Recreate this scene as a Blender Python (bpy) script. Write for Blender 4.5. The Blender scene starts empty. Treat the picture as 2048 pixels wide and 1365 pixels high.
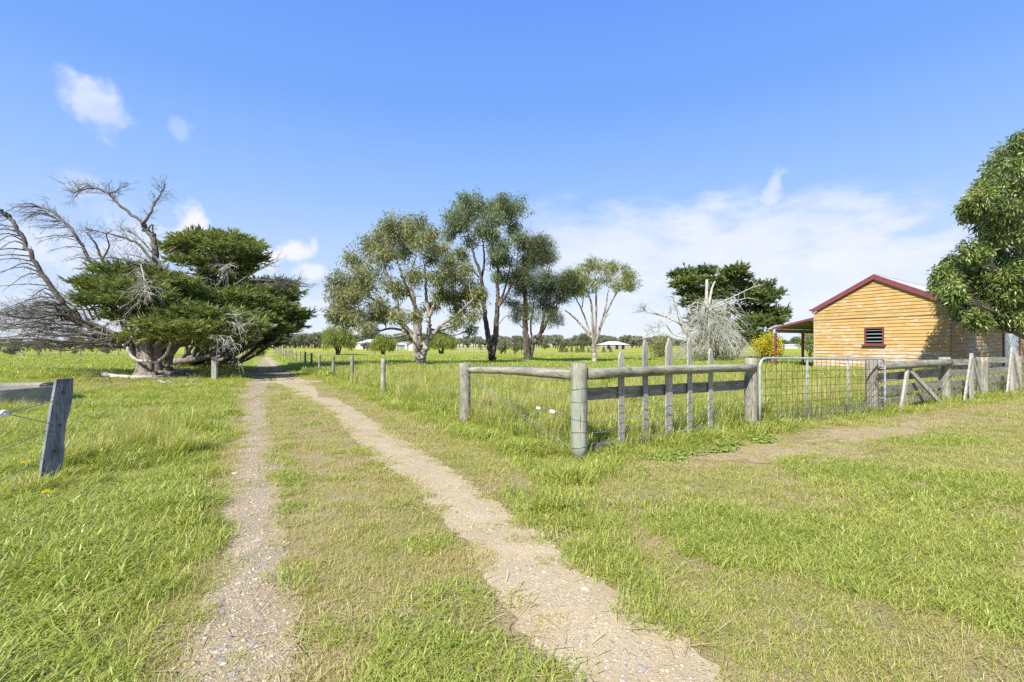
import bpy, math, random
import numpy as np
from mathutils import Vector, Matrix

random.seed(5)
rng = np.random.default_rng(7)
R = math.radians
scene = bpy.context.scene
col = scene.collection

# ------------------------------------------------------------------ camera
EYE, FPX, HOR = 1.5, 967.0, 692.0          # eye height, focal length in photo pixels, horizon row
cam_d = bpy.data.cameras.new("camera")
cam_d.sensor_width = 36.0
cam_d.lens = 36.0 * FPX / 2048.0
cam_d.shift_y = (HOR - 682.5) / 2048.0
cam_d.clip_start = 0.05
cam_d.clip_end = 20000
cam = bpy.data.objects.new("camera", cam_d)
cam.location = (0, 0, EYE)
cam.rotation_euler = (R(90), 0, 0)
col.objects.link(cam)
scene.camera = cam

# ------------------------------------------------------------------ light
SUN_AZ = math.atan2(-0.52, -0.854)            # direction to the sun, from +Y towards +X
SUN_EL = R(45)
sun_dir = Vector((math.sin(SUN_AZ) * math.cos(SUN_EL), math.cos(SUN_AZ) * math.cos(SUN_EL), math.sin(SUN_EL)))
sun_d = bpy.data.lights.new("sun", 'SUN')
sun_d.energy = 4.3
sun_d.angle = R(0.5)
sun_d.color = (1.0, 0.955, 0.87)
sun = bpy.data.objects.new("sun", sun_d)
sun.rotation_euler = sun_dir.to_track_quat('Z', 'Y').to_euler()
col.objects.link(sun)

scene.view_settings.view_transform = 'Standard'
scene.view_settings.look = 'None'
scene.view_settings.exposure = 0.95
scene.view_settings.gamma = 1.0
scene.view_settings.use_curve_mapping = False
scene.cycles.max_bounces = 6
scene.cycles.diffuse_bounces = 3
scene.cycles.glossy_bounces = 2
scene.cycles.transmission_bounces = 3
scene.cycles.use_denoising = False

# ------------------------------------------------------------------ sky with clouds
world = bpy.data.worlds.new("World")
scene.world = world
world.use_nodes = True
wt = world.node_tree
wn, wl = wt.nodes, wt.links
wn.clear()

def wmath(op, a, b=None, c=None, clamp=False):
    n = wn.new('ShaderNodeMath'); n.operation = op; n.use_clamp = clamp
    for i, v in enumerate((a, b, c)):
        if v is None: continue
        if isinstance(v, (int, float)): n.inputs[i].default_value = v
        else: wl.new(v, n.inputs[i])
    return n.outputs[0]

sky = wn.new('ShaderNodeTexSky')
sky.sky_type = 'NISHITA'
sky.sun_disc = False
sky.sun_elevation = SUN_EL
sky.sun_rotation = SUN_AZ
sky.altitude = 60
sky.air_density = 1.0
sky.dust_density = 0.35
sky.ozone_density = 2.2
hs = wn.new('ShaderNodeHueSaturation')
hs.inputs['Saturation'].default_value = 1.12
hs.inputs['Value'].default_value = 1.0
wl.new(sky.outputs[0], hs.inputs['Color'])
tc = wn.new('ShaderNodeTexCoord')
sep = wn.new('ShaderNodeSeparateXYZ')
wl.new(tc.outputs['Generated'], sep.inputs[0])
az = wmath('ARCTAN2', sep.outputs[0], sep.outputs[1])
el = wmath('ARCSINE', sep.outputs[2])
comb = wn.new('ShaderNodeCombineXYZ')
wl.new(az, comb.inputs[0]); wl.new(el, comb.inputs[1])

def wnoise(scale, detail, rough, seed, sx=1.0, sy=1.0):
    mp = wn.new('ShaderNodeMapping')
    mp.inputs['Location'].default_value = (seed, seed * 1.7, seed * .3)
    mp.inputs['Scale'].default_value = (sx, sy, 1)
    wl.new(comb.outputs[0], mp.inputs[0])
    n = wn.new('ShaderNodeTexNoise')
    n.inputs['Scale'].default_value = scale
    n.inputs['Detail'].default_value = detail
    n.inputs['Roughness'].default_value = rough
    wl.new(mp.outputs[0], n.inputs['Vector'])
    return n.outputs['Fac']

puff_n = wmath('SUBTRACT', wnoise(26, 5, .6, 3.1), .5)
soft_n = wmath('SUBTRACT', wnoise(8, 7, .62, 8.3, 1.0, 2.4), .5)
# column, row, half width, half height (in photo pixels, turned into azimuth and elevation), strength, kind, tilt
CLOUDS = [
    (196, 218, 74, 44, .50, 'p', .75), (150, 180, 56, 30, .22, 'p', .5), (205, 180, 40, 26, .25, 'p', .2), (362, 262, 32, 22, .24, 'p', .6), (160, 370, 62, 26, .34, 'p', 0), (230, 420, 60, 30, .16, 'p', 0),
    (385, 452, 40, 44, .95, 'p', 0), (350, 478, 46, 32, .8, 'p', 0), (270, 486, 80, 46, .55, 'p', 0), (584, 502, 44, 25, .95, 'p', -.1), (516, 522, 48, 44, 1.0, 'p', 0),
    (480, 545, 80, 34, .85, 'p', 0), (618, 544, 42, 20, .8, 'p', -.1), (628, 488, 9, 15, .5, 'p', 0), (50, 490, 90, 52, .5, 'p', 0), (150, 510, 70, 48, .5, 'p', 0), (640, 608, 60, 12, .35, 'p', 0),
    (1420, 520, 480, 110, .56, 's', 0), (1180, 490, 300, 90, .40, 's', -.05), (1540, 450, 230, 80, .36, 's', 0), (1640, 560, 420, 80, .48, 's', 0), (1548, 372, 24, 40, .5, 'p', .35),
    (1795, 452, 70, 16, .45, 'p', -.12), (1800, 492, 130, 22, .35, 's', 0), (1500, 640, 900, 60, .35, 's', 0), (1660, 530, 60, 22, .5, 'p', 0), (850, 640, 700, 60, .15, 's', 0),
]
acc = None
for cx, cy, hw, hh, st, kind, tilt in CLOUDS:
    t = (cx - 1024) / FPX
    a0 = math.atan(t); e0 = math.atan((HOR - cy) / FPX * math.cos(a0))
    wa = hw / FPX * math.cos(a0) ** 2; we = hh / FPX * math.cos(a0)
    sub = wn.new('ShaderNodeMapping'); sub.vector_type = 'TEXTURE'
    sub.inputs['Location'].default_value = (a0, e0, 0)
    sub.inputs['Rotation'].default_value = (0, 0, -tilt)
    sub.inputs['Scale'].default_value = (wa, we, 1)
    wl.new(comb.outputs[0], sub.inputs[0])
    dot = wn.new('ShaderNodeVectorMath'); dot.operation = 'LENGTH'
    wl.new(sub.outputs[0], dot.inputs[0])
    d = dot.outputs['Value']
    if kind == 'p':
        e = wmath('MULTIPLY_ADD', puff_n, 2.3, d)
        lo, hi = .30, 1.15
    else:
        e = wmath('MULTIPLY_ADD', soft_n, 2.0, d)
        lo, hi = .25, 1.15
    mr = wn.new('ShaderNodeMapRange'); mr.interpolation_type = 'SMOOTHSTEP'
    wl.new(e, mr.inputs['Value'])
    mr.inputs['From Min'].default_value = lo; mr.inputs['From Max'].default_value = hi
    mr.inputs['To Min'].default_value = st; mr.inputs['To Max'].default_value = 0
    m = mr.outputs['Result']
    if acc is None: acc = m
    else:                                        # screen: 1-(1-a)(1-b)
        acc = wmath('SUBTRACT', wmath('ADD', acc, m), wmath('MULTIPLY', acc, m))
# clear blue that pales towards the horizon, over the physical sky
zr_ = wn.new('ShaderNodeMapRange'); wl.new(el, zr_.inputs['Value']); zr_.inputs['From Min'].default_value = 0.0; zr_.inputs['From Max'].default_value = 1.0
cr = wn.new('ShaderNodeValToRGB'); wl.new(zr_.outputs[0], cr.inputs[0])
STOPS = [(0.0, (4.5, 4.95, 5.8)), (.06, (4.2, 4.75, 5.8)), (.15, (3.3, 4.2, 5.9)), (.29, (2.05, 3.38, 5.95)), (.45, (1.22, 2.54, 5.95)), (.62, (.92, 2.12, 5.9)), (1.0, (.6, 1.5, 5.0))]
while len(cr.color_ramp.elements) < len(STOPS): cr.color_ramp.elements.new(.5)
for q, (p_, c_) in zip(cr.color_ramp.elements, STOPS): q.position = p_; q.color = (*[v / 6 for v in c_], 1)
cs = wn.new('ShaderNodeVectorMath'); cs.operation = 'SCALE'; cs.inputs['Scale'].default_value = 5.35
wl.new(cr.outputs[0], cs.inputs[0])
blue = wn.new('ShaderNodeMix'); blue.data_type = 'RGBA'; blue.inputs['Factor'].default_value = .9
wl.new(hs.outputs['Color'], blue.inputs['A']); wl.new(cs.outputs[0], blue.inputs['B'])
front = wmath('GREATER_THAN', sep.outputs[1], 0)
acc = wmath('MULTIPLY', acc, front)
mixc = wn.new('ShaderNodeMix'); mixc.data_type = 'RGBA'
wl.new(acc, mixc.inputs['Factor'])
wl.new(blue.outputs['Result'], mixc.inputs['A'])
mixc.inputs['B'].default_value = (4.9, 5.0, 5.5, 1)
bg = wn.new('ShaderNodeBackground')
bg.inputs['Strength'].default_value = 0.10
wl.new(mixc.outputs['Result'], bg.inputs['Color'])
wo = wn.new('ShaderNodeOutputWorld')
wl.new(bg.outputs[0], wo.inputs[0])

# ------------------------------------------------------------------ helpers
def gp(px, py):
    """Where a spot on the ground seen at this photo column and row lies."""
    Y = EYE * FPX / (py - HOR)
    return ((px - 1024) / FPX * Y, Y)

def pp(px, py, Y):
    return np.array(((px - 1024) / FPX * Y, Y, EYE + (HOR - py) / FPX * Y))

ORG = {}
def tag(o, label=None, cat=None, group=None, kind=None):
    if label: o["label"] = label
    if cat: o["category"] = cat
    if group: o["group"] = group
    if kind: o["kind"] = kind
    return o

def thing(name, label, cat, loc=(0, 0, 0), group=None):
    o = bpy.data.objects.new(name, None)
    o.empty_display_size = .2
    col.objects.link(o)
    o.location = loc
    ORG[o] = np.array(loc, float)
    return tag(o, label, cat, group)

class MB:
    def __init__(s):
        s.v = []; s.f = []; s.t = []; s.n = 0
    def add(s, v, f, t=0.5):
        v = np.asarray(v, float).reshape(-1, 3)
        fs = f if isinstance(f, list) and len(f) and isinstance(f[0], np.ndarray) else [np.asarray(f, int)]
        s.v.append(v)
        for q in fs:
            s.f.append(q + s.n)
        s.t.append(np.broadcast_to(np.asarray(t, float), (len(v),)))
        s.n += len(v)
        return s
    def mesh(s, name, mat, org=(0, 0, 0), smooth=False):
        me = bpy.data.meshes.new(name)
        v = np.concatenate(s.v) - np.asarray(org, float)
        me.vertices.add(len(v)); me.vertices.foreach_set('co', v.astype(np.float32).ravel())
        loops = np.concatenate([q.ravel() for q in s.f])
        sizes = np.concatenate([np.full(len(q), q.shape[1]) for q in s.f])
        starts = np.concatenate([[0], np.cumsum(sizes)[:-1]])
        me.loops.add(len(loops)); me.loops.foreach_set('vertex_index', loops.astype(np.int32))
        me.polygons.add(len(sizes))
        me.polygons.foreach_set('loop_start', starts.astype(np.int32))
        me.polygons.foreach_set('loop_total', sizes.astype(np.int32))
        me.polygons.foreach_set('use_smooth', np.full(len(sizes), bool(smooth)))
        a = me.attributes.new('tint', 'FLOAT', 'POINT')
        a.data.foreach_set('value', np.concatenate(s.t).astype(np.float32))
        me.update(calc_edges=True)
        me.validate()
        if mat: me.materials.append(mat)
        return me
    def build(s, name, mat, parent=None, smooth=False, label=None):
        org = np.zeros(3)
        if parent is not None: org = ORG[parent]
        o = bpy.data.objects.new(name, s.mesh(name, mat, org, smooth))
        col.objects.link(o)
        if parent is not None: o.parent = parent
        ORG[o] = org
        if label: o["label"] = label
        return o

def copy_tree(o, parent=None):
    c = o.copy(); col.objects.link(c)
    if parent is not None: c.parent = parent
    for ch in list(o.children): copy_tree(ch, c)
    return c

def unit(v):
    v = np.asarray(v, float)
    return v / (np.linalg.norm(v, axis=-1, keepdims=True) + 1e-12)

BOXF = np.array([[0, 3, 2, 1], [4, 5, 6, 7], [0, 1, 5, 4], [1, 2, 6, 5], [2, 3, 7, 6], [3, 0, 4, 7]])
def box(mb, c, ax, ay, az_, hx, hy, hz, t=.5):
    c = np.asarray(c, float); ax, ay, az_ = unit(ax), unit(ay), unit(az_)
    v = [c + ax * sx * hx + ay * sy * hy + az_ * sz * hz for sz in (-1, 1) for sx, sy in ((-1, -1), (1, -1), (1, 1), (-1, 1))]
    mb.add(v, BOXF, t)

def plank(mb, p0, p1, wide, thick, face, t=.5):
    """A sawn board from p0 to p1; face is the direction its broad side looks."""
    p0, p1 = np.asarray(p0, float), np.asarray(p1, float)
    d = p1 - p0; L = np.linalg.norm(d); d = d / L
    n = unit(np.asarray(face, float) - d * np.dot(face, d))
    s = np.cross(d, n)
    box(mb, (p0 + p1) / 2, d, s, n, L / 2, wide / 2, thick / 2, t)

def prism(mb, outline, org, u, v, n, thick, t=.5):
    org = np.asarray(org, float); u, v, n = unit(u), unit(v), unit(n)
    k = len(outline)
    a = np.array([org + u * x + v * y for x, y in outline])
    vs = np.concatenate([a, a + n * thick])
    i = np.arange(k); j = (i + 1) % k
    side = np.stack([i, j, j + k, i + k], 1)
    mb.add(vs, [side, np.arange(k)[::-1][None, :], (np.arange(k) + k)[None, :]], t)

def tube(mb, pts, rad, sides=6, t=.5, cap=True, flute=0.0):
    pts = np.asarray(pts, float); n = len(pts)
    rad = np.broadcast_to(np.asarray(rad, float), (n,))
    tan = unit(np.gradient(pts, axis=0))
    ref = np.array([0, 0, 1.0]) if abs(tan[0][2]) < .9 else np.array([1.0, 0, 0])
    a = np.cross(tan, ref); bad = np.linalg.norm(a, axis=1) < .05
    if bad.any(): a[bad] = np.cross(tan[bad], np.array([.3, 1, .2]))
    a = unit(a); b = np.cross(tan, a)
    th = np.arange(sides) * 2 * math.pi / sides
    fl = np.ones(sides)
    if flute: fl = 1 + flute * np.sin(th * 3 + rng.uniform(0, 6)) + flute * .7 * np.sin(th * 7 + rng.uniform(0, 6))
    ring = (a[:, None, :] * (np.cos(th) * fl)[None, :, None] + b[:, None, :] * (np.sin(th) * fl)[None, :, None]) * rad[:, None, None] + pts[:, None, :]
    i = np.arange(n - 1)[:, None] * sides; j = np.arange(sides)[None, :]; jn = (j + 1) % sides
    q = np.stack([i + j, i + jn, i + sides + jn, i + sides + j], -1).reshape(-1, 4)
    fs = [q]
    if cap: fs += [np.arange(sides)[::-1][None, :], (np.arange(sides) + (n - 1) * sides)[None, :]]
    mb.add(ring.reshape(-1, 3), fs, t)

def smooth_path(ctrl, n):
    """Points along a soft curve through the control points."""
    c = np.asarray(ctrl, float)
    if len(c) == 2: return c[0] + (c[1] - c[0]) * np.linspace(0, 1, n)[:, None]
    P = np.concatenate([[2 * c[0] - c[1]], c, [2 * c[-1] - c[-2]]])
    out = []
    s = np.linspace(0, len(c) - 1 - 1e-6, n)
    for x in s:
        k = int(x); t = x - k
        p0, p1, p2, p3 = P[k:k + 4]
        out.append(.5 * ((2 * p1) + (-p0 + p2) * t + (2 * p0 - 5 * p1 + 4 * p2 - p3) * t * t + (-p0 + 3 * p1 - 3 * p2 + p3) * t ** 3))
    return np.array(out)

def rand_dirs(n):
    return unit(rng.normal(size=(n, 3)))

def leaves(mb, base, d, ln, wd, tint):
    """Many leaf blades: base points, directions, lengths, widths and tints (arrays)."""
    base = np.asarray(base); d = unit(d); n = len(base)
    ln = np.broadcast_to(ln, (n,))[:, None]; wd = np.broadcast_to(wd, (n,))[:, None]
    side = unit(np.cross(d, rand_dirs(n)))
    nrm = np.cross(d, side)
    mid = base + d * ln * .42 + nrm * ln * rng.uniform(-.08, .08, (n, 1))
    v = np.stack([base, mid + side * wd * .5, base + d * ln, mid - side * wd * .5], 1).reshape(-1, 3)
    f = np.arange(n * 4).reshape(-1, 4)
    mb.add(v, f, np.repeat(np.broadcast_to(tint, (n,)), 4))

def vnoise(x, y, scale, seed=0):
    """Smooth noise in 0..1 from a fixed lattice."""
    g = np.random.default_rng(1000 + seed).random((64, 64))
    x = np.asarray(x) / scale; y = np.asarray(y) / scale
    xi = np.floor(x).astype(int); yi = np.floor(y).astype(int)
    fx = x - xi; fy = y - yi
    fx = fx * fx * (3 - 2 * fx); fy = fy * fy * (3 - 2 * fy)
    a = g[xi % 64, yi % 64]; b = g[(xi + 1) % 64, yi % 64]; c = g[xi % 64, (yi + 1) % 64]; d = g[(xi + 1) % 64, (yi + 1) % 64]
    return (a * (1 - fx) + b * fx) * (1 - fy) + (c * (1 - fx) + d * fx) * fy

# ------------------------------------------------------------------ materials
class NT:
    def __init__(s, name):
        s.m = bpy.data.materials.new(name); s.m.use_nodes = True
        s.t = s.m.node_tree; s.t.nodes.clear()
        s.out = s.t.nodes.new('ShaderNodeOutputMaterial')
    def new(s, k): return s.t.nodes.new(k)
    def put(s, v, sock):
        if isinstance(v, bpy.types.NodeSocket): s.t.links.new(v, sock)
        elif isinstance(v, (tuple, list)) and len(v) == 3 and sock.type == 'RGBA': sock.default_value = (*v, 1)
        else: sock.default_value = v
    def math(s, op, a, b=0.0, clamp=False):
        n = s.new('ShaderNodeMath'); n.operation = op; n.use_clamp = clamp
        s.put(a, n.inputs[0]); s.put(b, n.inputs[1]); return n.outputs[0]
    def coord(s, k='Object', scale=(1, 1, 1), rot=0.0, loc=(0, 0, 0)):
        if k == 'Position': src = s.new('ShaderNodeNewGeometry').outputs['Position']
        else: src = s.new('ShaderNodeTexCoord').outputs[k]
        r = s.new('ShaderNodeMapping'); r.inputs['Rotation'].default_value = (0, 0, rot); r.inputs['Location'].default_value = loc
        s.t.links.new(src, r.inputs[0])
        m = s.new('ShaderNodeMapping'); m.inputs['Scale'].default_value = scale
        s.t.links.new(r.outputs[0], m.inputs[0])
        return m.outputs[0]
    def noise(s, vec, scale, detail=3, rough=.55, out='Fac'):
        n = s.new('ShaderNodeTexNoise'); n.inputs['Scale'].default_value = scale
        n.inputs['Detail'].default_value = detail; n.inputs['Roughness'].default_value = rough
        s.t.links.new(vec, n.inputs['Vector']); return n.outputs[out]
    def voro(s, vec, scale, feature='F1', out='Distance'):
        n = s.new('ShaderNodeTexVoronoi'); n.feature = feature; n.inputs['Scale'].default_value = scale
        s.t.links.new(vec, n.inputs['Vector']); return n.outputs[out]
    def ramp(s, fac, stops, mode='LINEAR'):
        n = s.new('ShaderNodeValToRGB'); n.color_ramp.interpolation = mode
        e = n.color_ramp.elements
        while len(e) < len(stops): e.new(.5)
        for q, (p, c) in zip(e, stops):
            q.position = p; q.color = (*c, 1) if len(c) == 3 else c
        s.put(fac, n.inputs[0]); return n.outputs[0]
    def step(s, fac, lo, hi):
        n = s.new('ShaderNodeMapRange'); n.interpolation_type = 'SMOOTHSTEP'
        s.put(fac, n.inputs['Value']); n.inputs['From Min'].default_value = lo; n.inputs['From Max'].default_value = hi
        return n.outputs['Result']
    def mix(s, fac, a, b, mode='MIX'):
        n = s.new('ShaderNodeMix'); n.data_type = 'RGBA'; n.blend_type = mode
        s.put(fac, n.inputs['Factor']); s.put(a, n.inputs['A']); s.put(b, n.inputs['B'])
        return n.outputs['Result']
    def attr(s, name='tint'):
        n = s.new('ShaderNodeAttribute'); n.attribute_name = name; return n.outputs['Fac']
    def bump(s, h, strength=.5, dist=.02):
        n = s.new('ShaderNodeBump'); n.inputs['Strength'].default_value = strength; n.inputs['Distance'].default_value = dist
        s.t.links.new(h, n.inputs['Height']); return n.outputs[0]
    def bsdf(s, color, rough=.8, metal=0.0, spec=.3, bump=None):
        n = s.new('ShaderNodeBsdfPrincipled')
        s.put(color, n.inputs['Base Color']); s.put(rough, n.inputs['Roughness']); s.put(metal, n.inputs['Metallic'])
        n.inputs['Specular IOR Level'].default_value = spec
        if bump is not None: s.t.links.new(bump, n.inputs['Normal'])
        return n.outputs[0]
    def done(s, sh):
        s.t.links.new(sh, s.out.inputs[0]); return s.m

def leaf_mat(name, stops, trans=.35, rough=.55, spec=.3, glow=(1.25, 1.3, .6)):
    n = NT(name)
    c = n.ramp(n.attr(), stops)
    tr = n.new('ShaderNodeBsdfTranslucent')
    n.put(n.mix(1.0, c, glow, 'MULTIPLY'), tr.inputs[0])
    ms = n.new('ShaderNodeMixShader'); ms.inputs[0].default_value = trans
    n.t.links.new(n.bsdf(c, rough, 0, spec), ms.inputs[1]); n.t.links.new(tr.outputs[0], ms.inputs[2])
    return n.done(ms.outputs[0])

def wood_mat(name, dark, mid, light, stretch=(26, 26, 1.6), rot=0.0, green=None, lichen=.0):
    n = NT(name)
    co = n.coord('Object', stretch, rot)
    g = n.noise(co, 1.0, 6, .65)
    big = n.noise(n.coord('Object', (1, 1, 1)), 3.0, 4, .6)
    fine = n.noise(n.coord('Object', tuple(x * 3 for x in stretch), rot), 1.0, 3, .6)
    c = n.ramp(g, [(.28, dark), (.46, mid), (.68, light)])
    c = n.mix(n.math('MULTIPLY', n.step(big, .42, .66), .55), c, dark)
    cracks = n.step(fine, .33, .42)
    c = n.mix(cracks, tuple(x * .32 for x in dark), c)
    if green: c = n.mix(n.math('MULTIPLY', n.step(n.noise(n.coord('Object', (4, 4, 1.2), 0, (5, 3, 1)), 1.6, 4), .42, .66), .65), c, green)
    if lichen: c = n.mix(n.math('MULTIPLY', n.step(n.noise(n.coord('Object', (1, 1, 1), 0, (9, 2, 4)), 14, 4), .58, .68), lichen), c, (.36, .38, .26))
    h = n.math('ADD', g, n.math('MULTIPLY', fine, .7))
    vary = n.mix(1.0, c, n.ramp(n.attr(), [(0, (.72, .72, .72)), (1, (1.18, 1.16, 1.12))]), 'MULTIPLY')
    return n.done(n.bsdf(vary, .88, 0, .15, n.bump(h, .6, .012)))

GREY_D, GREY_M, GREY_L = (.15, .14, .105), (.30, .285, .225), (.47, .45, .38)
FENCE_ROT = -math.atan2(.53, .85)
M = {}
M['post'] = wood_mat('weathered_post_wood', GREY_D, GREY_M, GREY_L, lichen=.3)
M['green_post'] = wood_mat('treated_post_wood', GREY_D, (.31, .30, .23), GREY_L, green=(.33, .385, .315), lichen=.3)
M['rail'] = wood_mat('weathered_rail_wood', (.13, .125, .09), (.26, .255, .195), (.42, .41, .33), (1.4, 24, 24), FENCE_ROT, lichen=.5)
M['rail_road'] = wood_mat('weathered_rail_wood_road', (.15, .14, .105), (.29, .28, .22), (.45, .43, .36), (1.4, 24, 24), math.atan2(.819, -.574) * -1, lichen=.5)
M['board'] = wood_mat('weathered_board_wood', (.13, .12, .095), (.26, .245, .195), (.38, .36, .30), (1.2, 20, 20), FENCE_ROT, lichen=.3)
M['picket'] = wood_mat('weathered_picket_wood', (.25, .235, .195), (.38, .36, .305), (.49, .47, .42), (22, 22, 1.2))
M['dark_post'] = wood_mat('old_dark_post_wood', (.10, .105, .115), (.20, .21, .235), (.30, .31, .34), (30, 30, 2.5))
M['bark_grey'] = wood_mat('grey_fluted_bark', (.10, .085, .068), (.22, .19, .16), (.36, .32, .275), (7, 7, .7))
M['dead_wood'] = wood_mat('dead_branch_wood', (.065, .057, .047), (.14, .125, .105), (.26, .235, .20), (4, 4, 4), lichen=.35)
M['pale_wood'] = wood_mat('pale_dead_wood', (.26, .235, .20), (.42, .395, .35), (.58, .55, .50), (4, 4, 4))
M['gum_bark'] = wood_mat('smooth_gum_bark', (.17, .13, .09), (.33, .295, .245), (.49, .465, .42), (2.2, 2.2, .5))
M['gum_dark'] = wood_mat('rough_gum_bark', (.05, .038, .03), (.115, .09, .072), (.22, .18, .15), (5, 5, .7))
M['lichen_twig'] = wood_mat('lichen_grey_twigs', (.29, .29, .22), (.49, .49, .40), (.62, .62, .54), (5, 5, 5))

def make_flat(name, c1, c2, scale=8, rough=.6, metal=0., spec=.3, bump=.15):
    n = NT(name)
    f = n.noise(n.coord('Object'), scale, 5, .6)
    return n.done(n.bsdf(n.ramp(f, [(.3, c1), (.7, c2)]), rough, metal, spec, n.bump(f, bump, .01)))
M['galv'] = make_flat('galvanised_steel', (.36, .40, .44), (.52, .56, .60), 12, .42, .35, .5)
M['wire'] = make_flat('fence_wire', (.20, .20, .20), (.36, .36, .36), 20, .5, .6)
M['rust_wire'] = make_flat('rusty_mesh_wire', (.07, .045, .03), (.15, .095, .06), 14, .8, .2)
M['rust'] = make_flat('rusty_steel', (.12, .06, .035), (.24, .12, .07), 20, .9)
M['white_plastic'] = make_flat('white_plastic', (.75, .75, .74), (.85, .85, .84), 6, .4)
M['concrete'] = make_flat('trough_concrete', (.22, .205, .165), (.33, .31, .26), 5, .9, bump=.4)
M['black'] = make_flat('black_float', (.02, .02, .02), (.035, .035, .035), 8, .5)
M['maroon'] = make_flat('maroon_paint', (.17, .045, .055), (.235, .07, .08), 5, .55)
M['white_wall'] = make_flat('white_painted_metal', (.48, .48, .46), (.58, .58, .56), .6, .6)
M['grey_roof'] = make_flat('distant_metal_roof', (.42, .46, .52), (.55, .58, .63), .5, .45)
M['brick_far'] = make_flat('distant_brick', (.30, .235, .175), (.38, .30, .22), 1.5, .9)
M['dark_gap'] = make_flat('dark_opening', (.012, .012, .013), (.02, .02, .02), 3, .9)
M['shed_blue'] = make_flat('blue_grey_door', (.05, .07, .11), (.07, .09, .14), 3, .6)
M['ceil'] = make_flat('verandah_lining', (.18, .20, .17), (.26, .28, .24), 3, .8)
M['beam'] = make_flat('faded_beam_paint', (.42, .33, .19), (.52, .42, .26), 6, .8)
M['dandelion'] = make_flat('dandelion_yellow', (.80, .62, .01), (.88, .74, .02), 60, .8)
M['stem'] = make_flat('flower_stem', (.16, .24, .05), (.22, .30, .07), 40, .7)

n = NT('ochre_weatherboard')
co = n.coord('Object', (1, 1, 1))
sepz = n.new('ShaderNodeSeparateXYZ'); n.t.links.new(co, sepz.inputs[0])
stk = n.noise(n.coord('Object', (1.6, 1.6, 11)), 1.0, 6, .7)
pat = n.noise(n.coord('Object', (.35, .35, .9)), 1.0, 3, .5)
low = n.step(sepz.outputs[2], 4.6, .2)
peel = n.math('ADD', stk, n.math('ADD', n.math('MULTIPLY', pat, .30), n.math('MULTIPLY', low, .115)))
paint = n.ramp(n.noise(n.coord('Object', (2, 2, 5)), 1.0, 5, .6), [(.3, (.43, .275, .092)), (.55, (.51, .335, .125)), (.75, (.57, .385, .165))])
bare = n.ramp(n.noise(n.coord('Object', (3, 3, 30)), 1.0, 5, .6), [(.35, (.44, .39, .33)), (.6, (.62, .58, .53))])
c = n.mix(n.step(peel, .75, .82), paint, bare)
c = n.mix(1.0, c, n.ramp(n.attr(), [(0, (.86, .84, .80)), (1, (1.08, 1.08, 1.1))]), 'MULTIPLY')
M['ochre'] = n.done(n.bsdf(c, .8, 0, .2, n.bump(stk, .08, .002)))

n = NT('corrugated_iron')
f = n.noise(n.coord('Object', (1, 1, 1)), 1.3, 5)
M['iron'] = n.done(n.bsdf(n.ramp(f, [(.3, (.30, .315, .31)), (.7, (.40, .41, .40))]), .7, .0, .2))

n = NT('louvre_glass')
M['glass'] = n.done(n.bsdf((.20, .27, .25), .12, 0, .6))
n = NT('frosted_door_panel')
M['door_panel'] = n.done(n.bsdf(n.ramp(n.noise(n.coord('Object'), 2.0, 3), [(.3, (.46, .53, .55)), (.7, (.58, .64, .66))]), .35, 0, .4))
n = NT('still_water')
M['water'] = n.done(n.bsdf((.02, .025, .02), .06, 0, .5))

M['gum_leaf'] = leaf_mat('olive_gum_leaf', [(0, (0.104, 0.121, 0.047)), (.5, (0.217, 0.238, 0.088)), (.85, (0.346, 0.363, 0.144)), (1, (0.468, 0.399, 0.203))])
M['gum_leaf_blue'] = leaf_mat('blue_green_gum_leaf', [(0, (0.076, 0.107, 0.059)), (.5, (0.176, 0.219, 0.117)), (1, (0.333, 0.381, 0.207))])
M['she_oak_leaf'] = leaf_mat('dark_fine_foliage', [(0, (0.054, 0.076, 0.034)), (.5, (0.127, 0.160, 0.062)), (1, (0.270, 0.263, 0.113))])
M['gum_leaf_lime'] = leaf_mat('lime_gum_leaf', [(0, (0.104, 0.130, 0.043)), (.5, (0.230, 0.265, 0.079)), (1, (0.401, 0.418, 0.141))])
M['near_leaf'] = leaf_mat('glossy_dark_leaf', [(0, (0.050, 0.083, 0.021)), (.5, (0.117, 0.177, 0.038)), (.9, (0.255, 0.304, 0.064)), (1, (0.370, 0.368, 0.112))], .22, .35, .5)
M['cypress_leaf'] = leaf_mat('cypress_foliage', [(0, (.075, .110, .042)), (.5, (.205, .255, .078)), (.85, (.36, .385, .115)), (1, (.46, .42, .15))], .2, .7, .1)
M['macro_leaf'] = leaf_mat('dark_cypress_foliage', [(0, (.06, .09, .034)), (.5, (.15, .195, .058)), (1, (.30, .33, .10))], .2, .7, .1)
M['willow_leaf'] = leaf_mat('weeping_foliage', [(0, (0.122, 0.151, 0.031)), (.5, (0.237, 0.279, 0.058)), (1, (0.386, 0.415, 0.104))])
M['far_leaf'] = leaf_mat('distant_foliage', [(0, (0.084, 0.101, 0.059)), (.5, (0.176, 0.193, 0.114)), (1, (0.302, 0.311, 0.193))], .2)
M['yellow_leaf'] = leaf_mat('golden_shrub_leaf', [(0, (.10, .13, .015)), (.35, (.36, .34, .02)), (1, (.72, .58, .03))])
M['weed_leaf'] = leaf_mat('mallow_leaf', [(0, (.20, .30, .045)), (1, (.34, .44, .085))])
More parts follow.
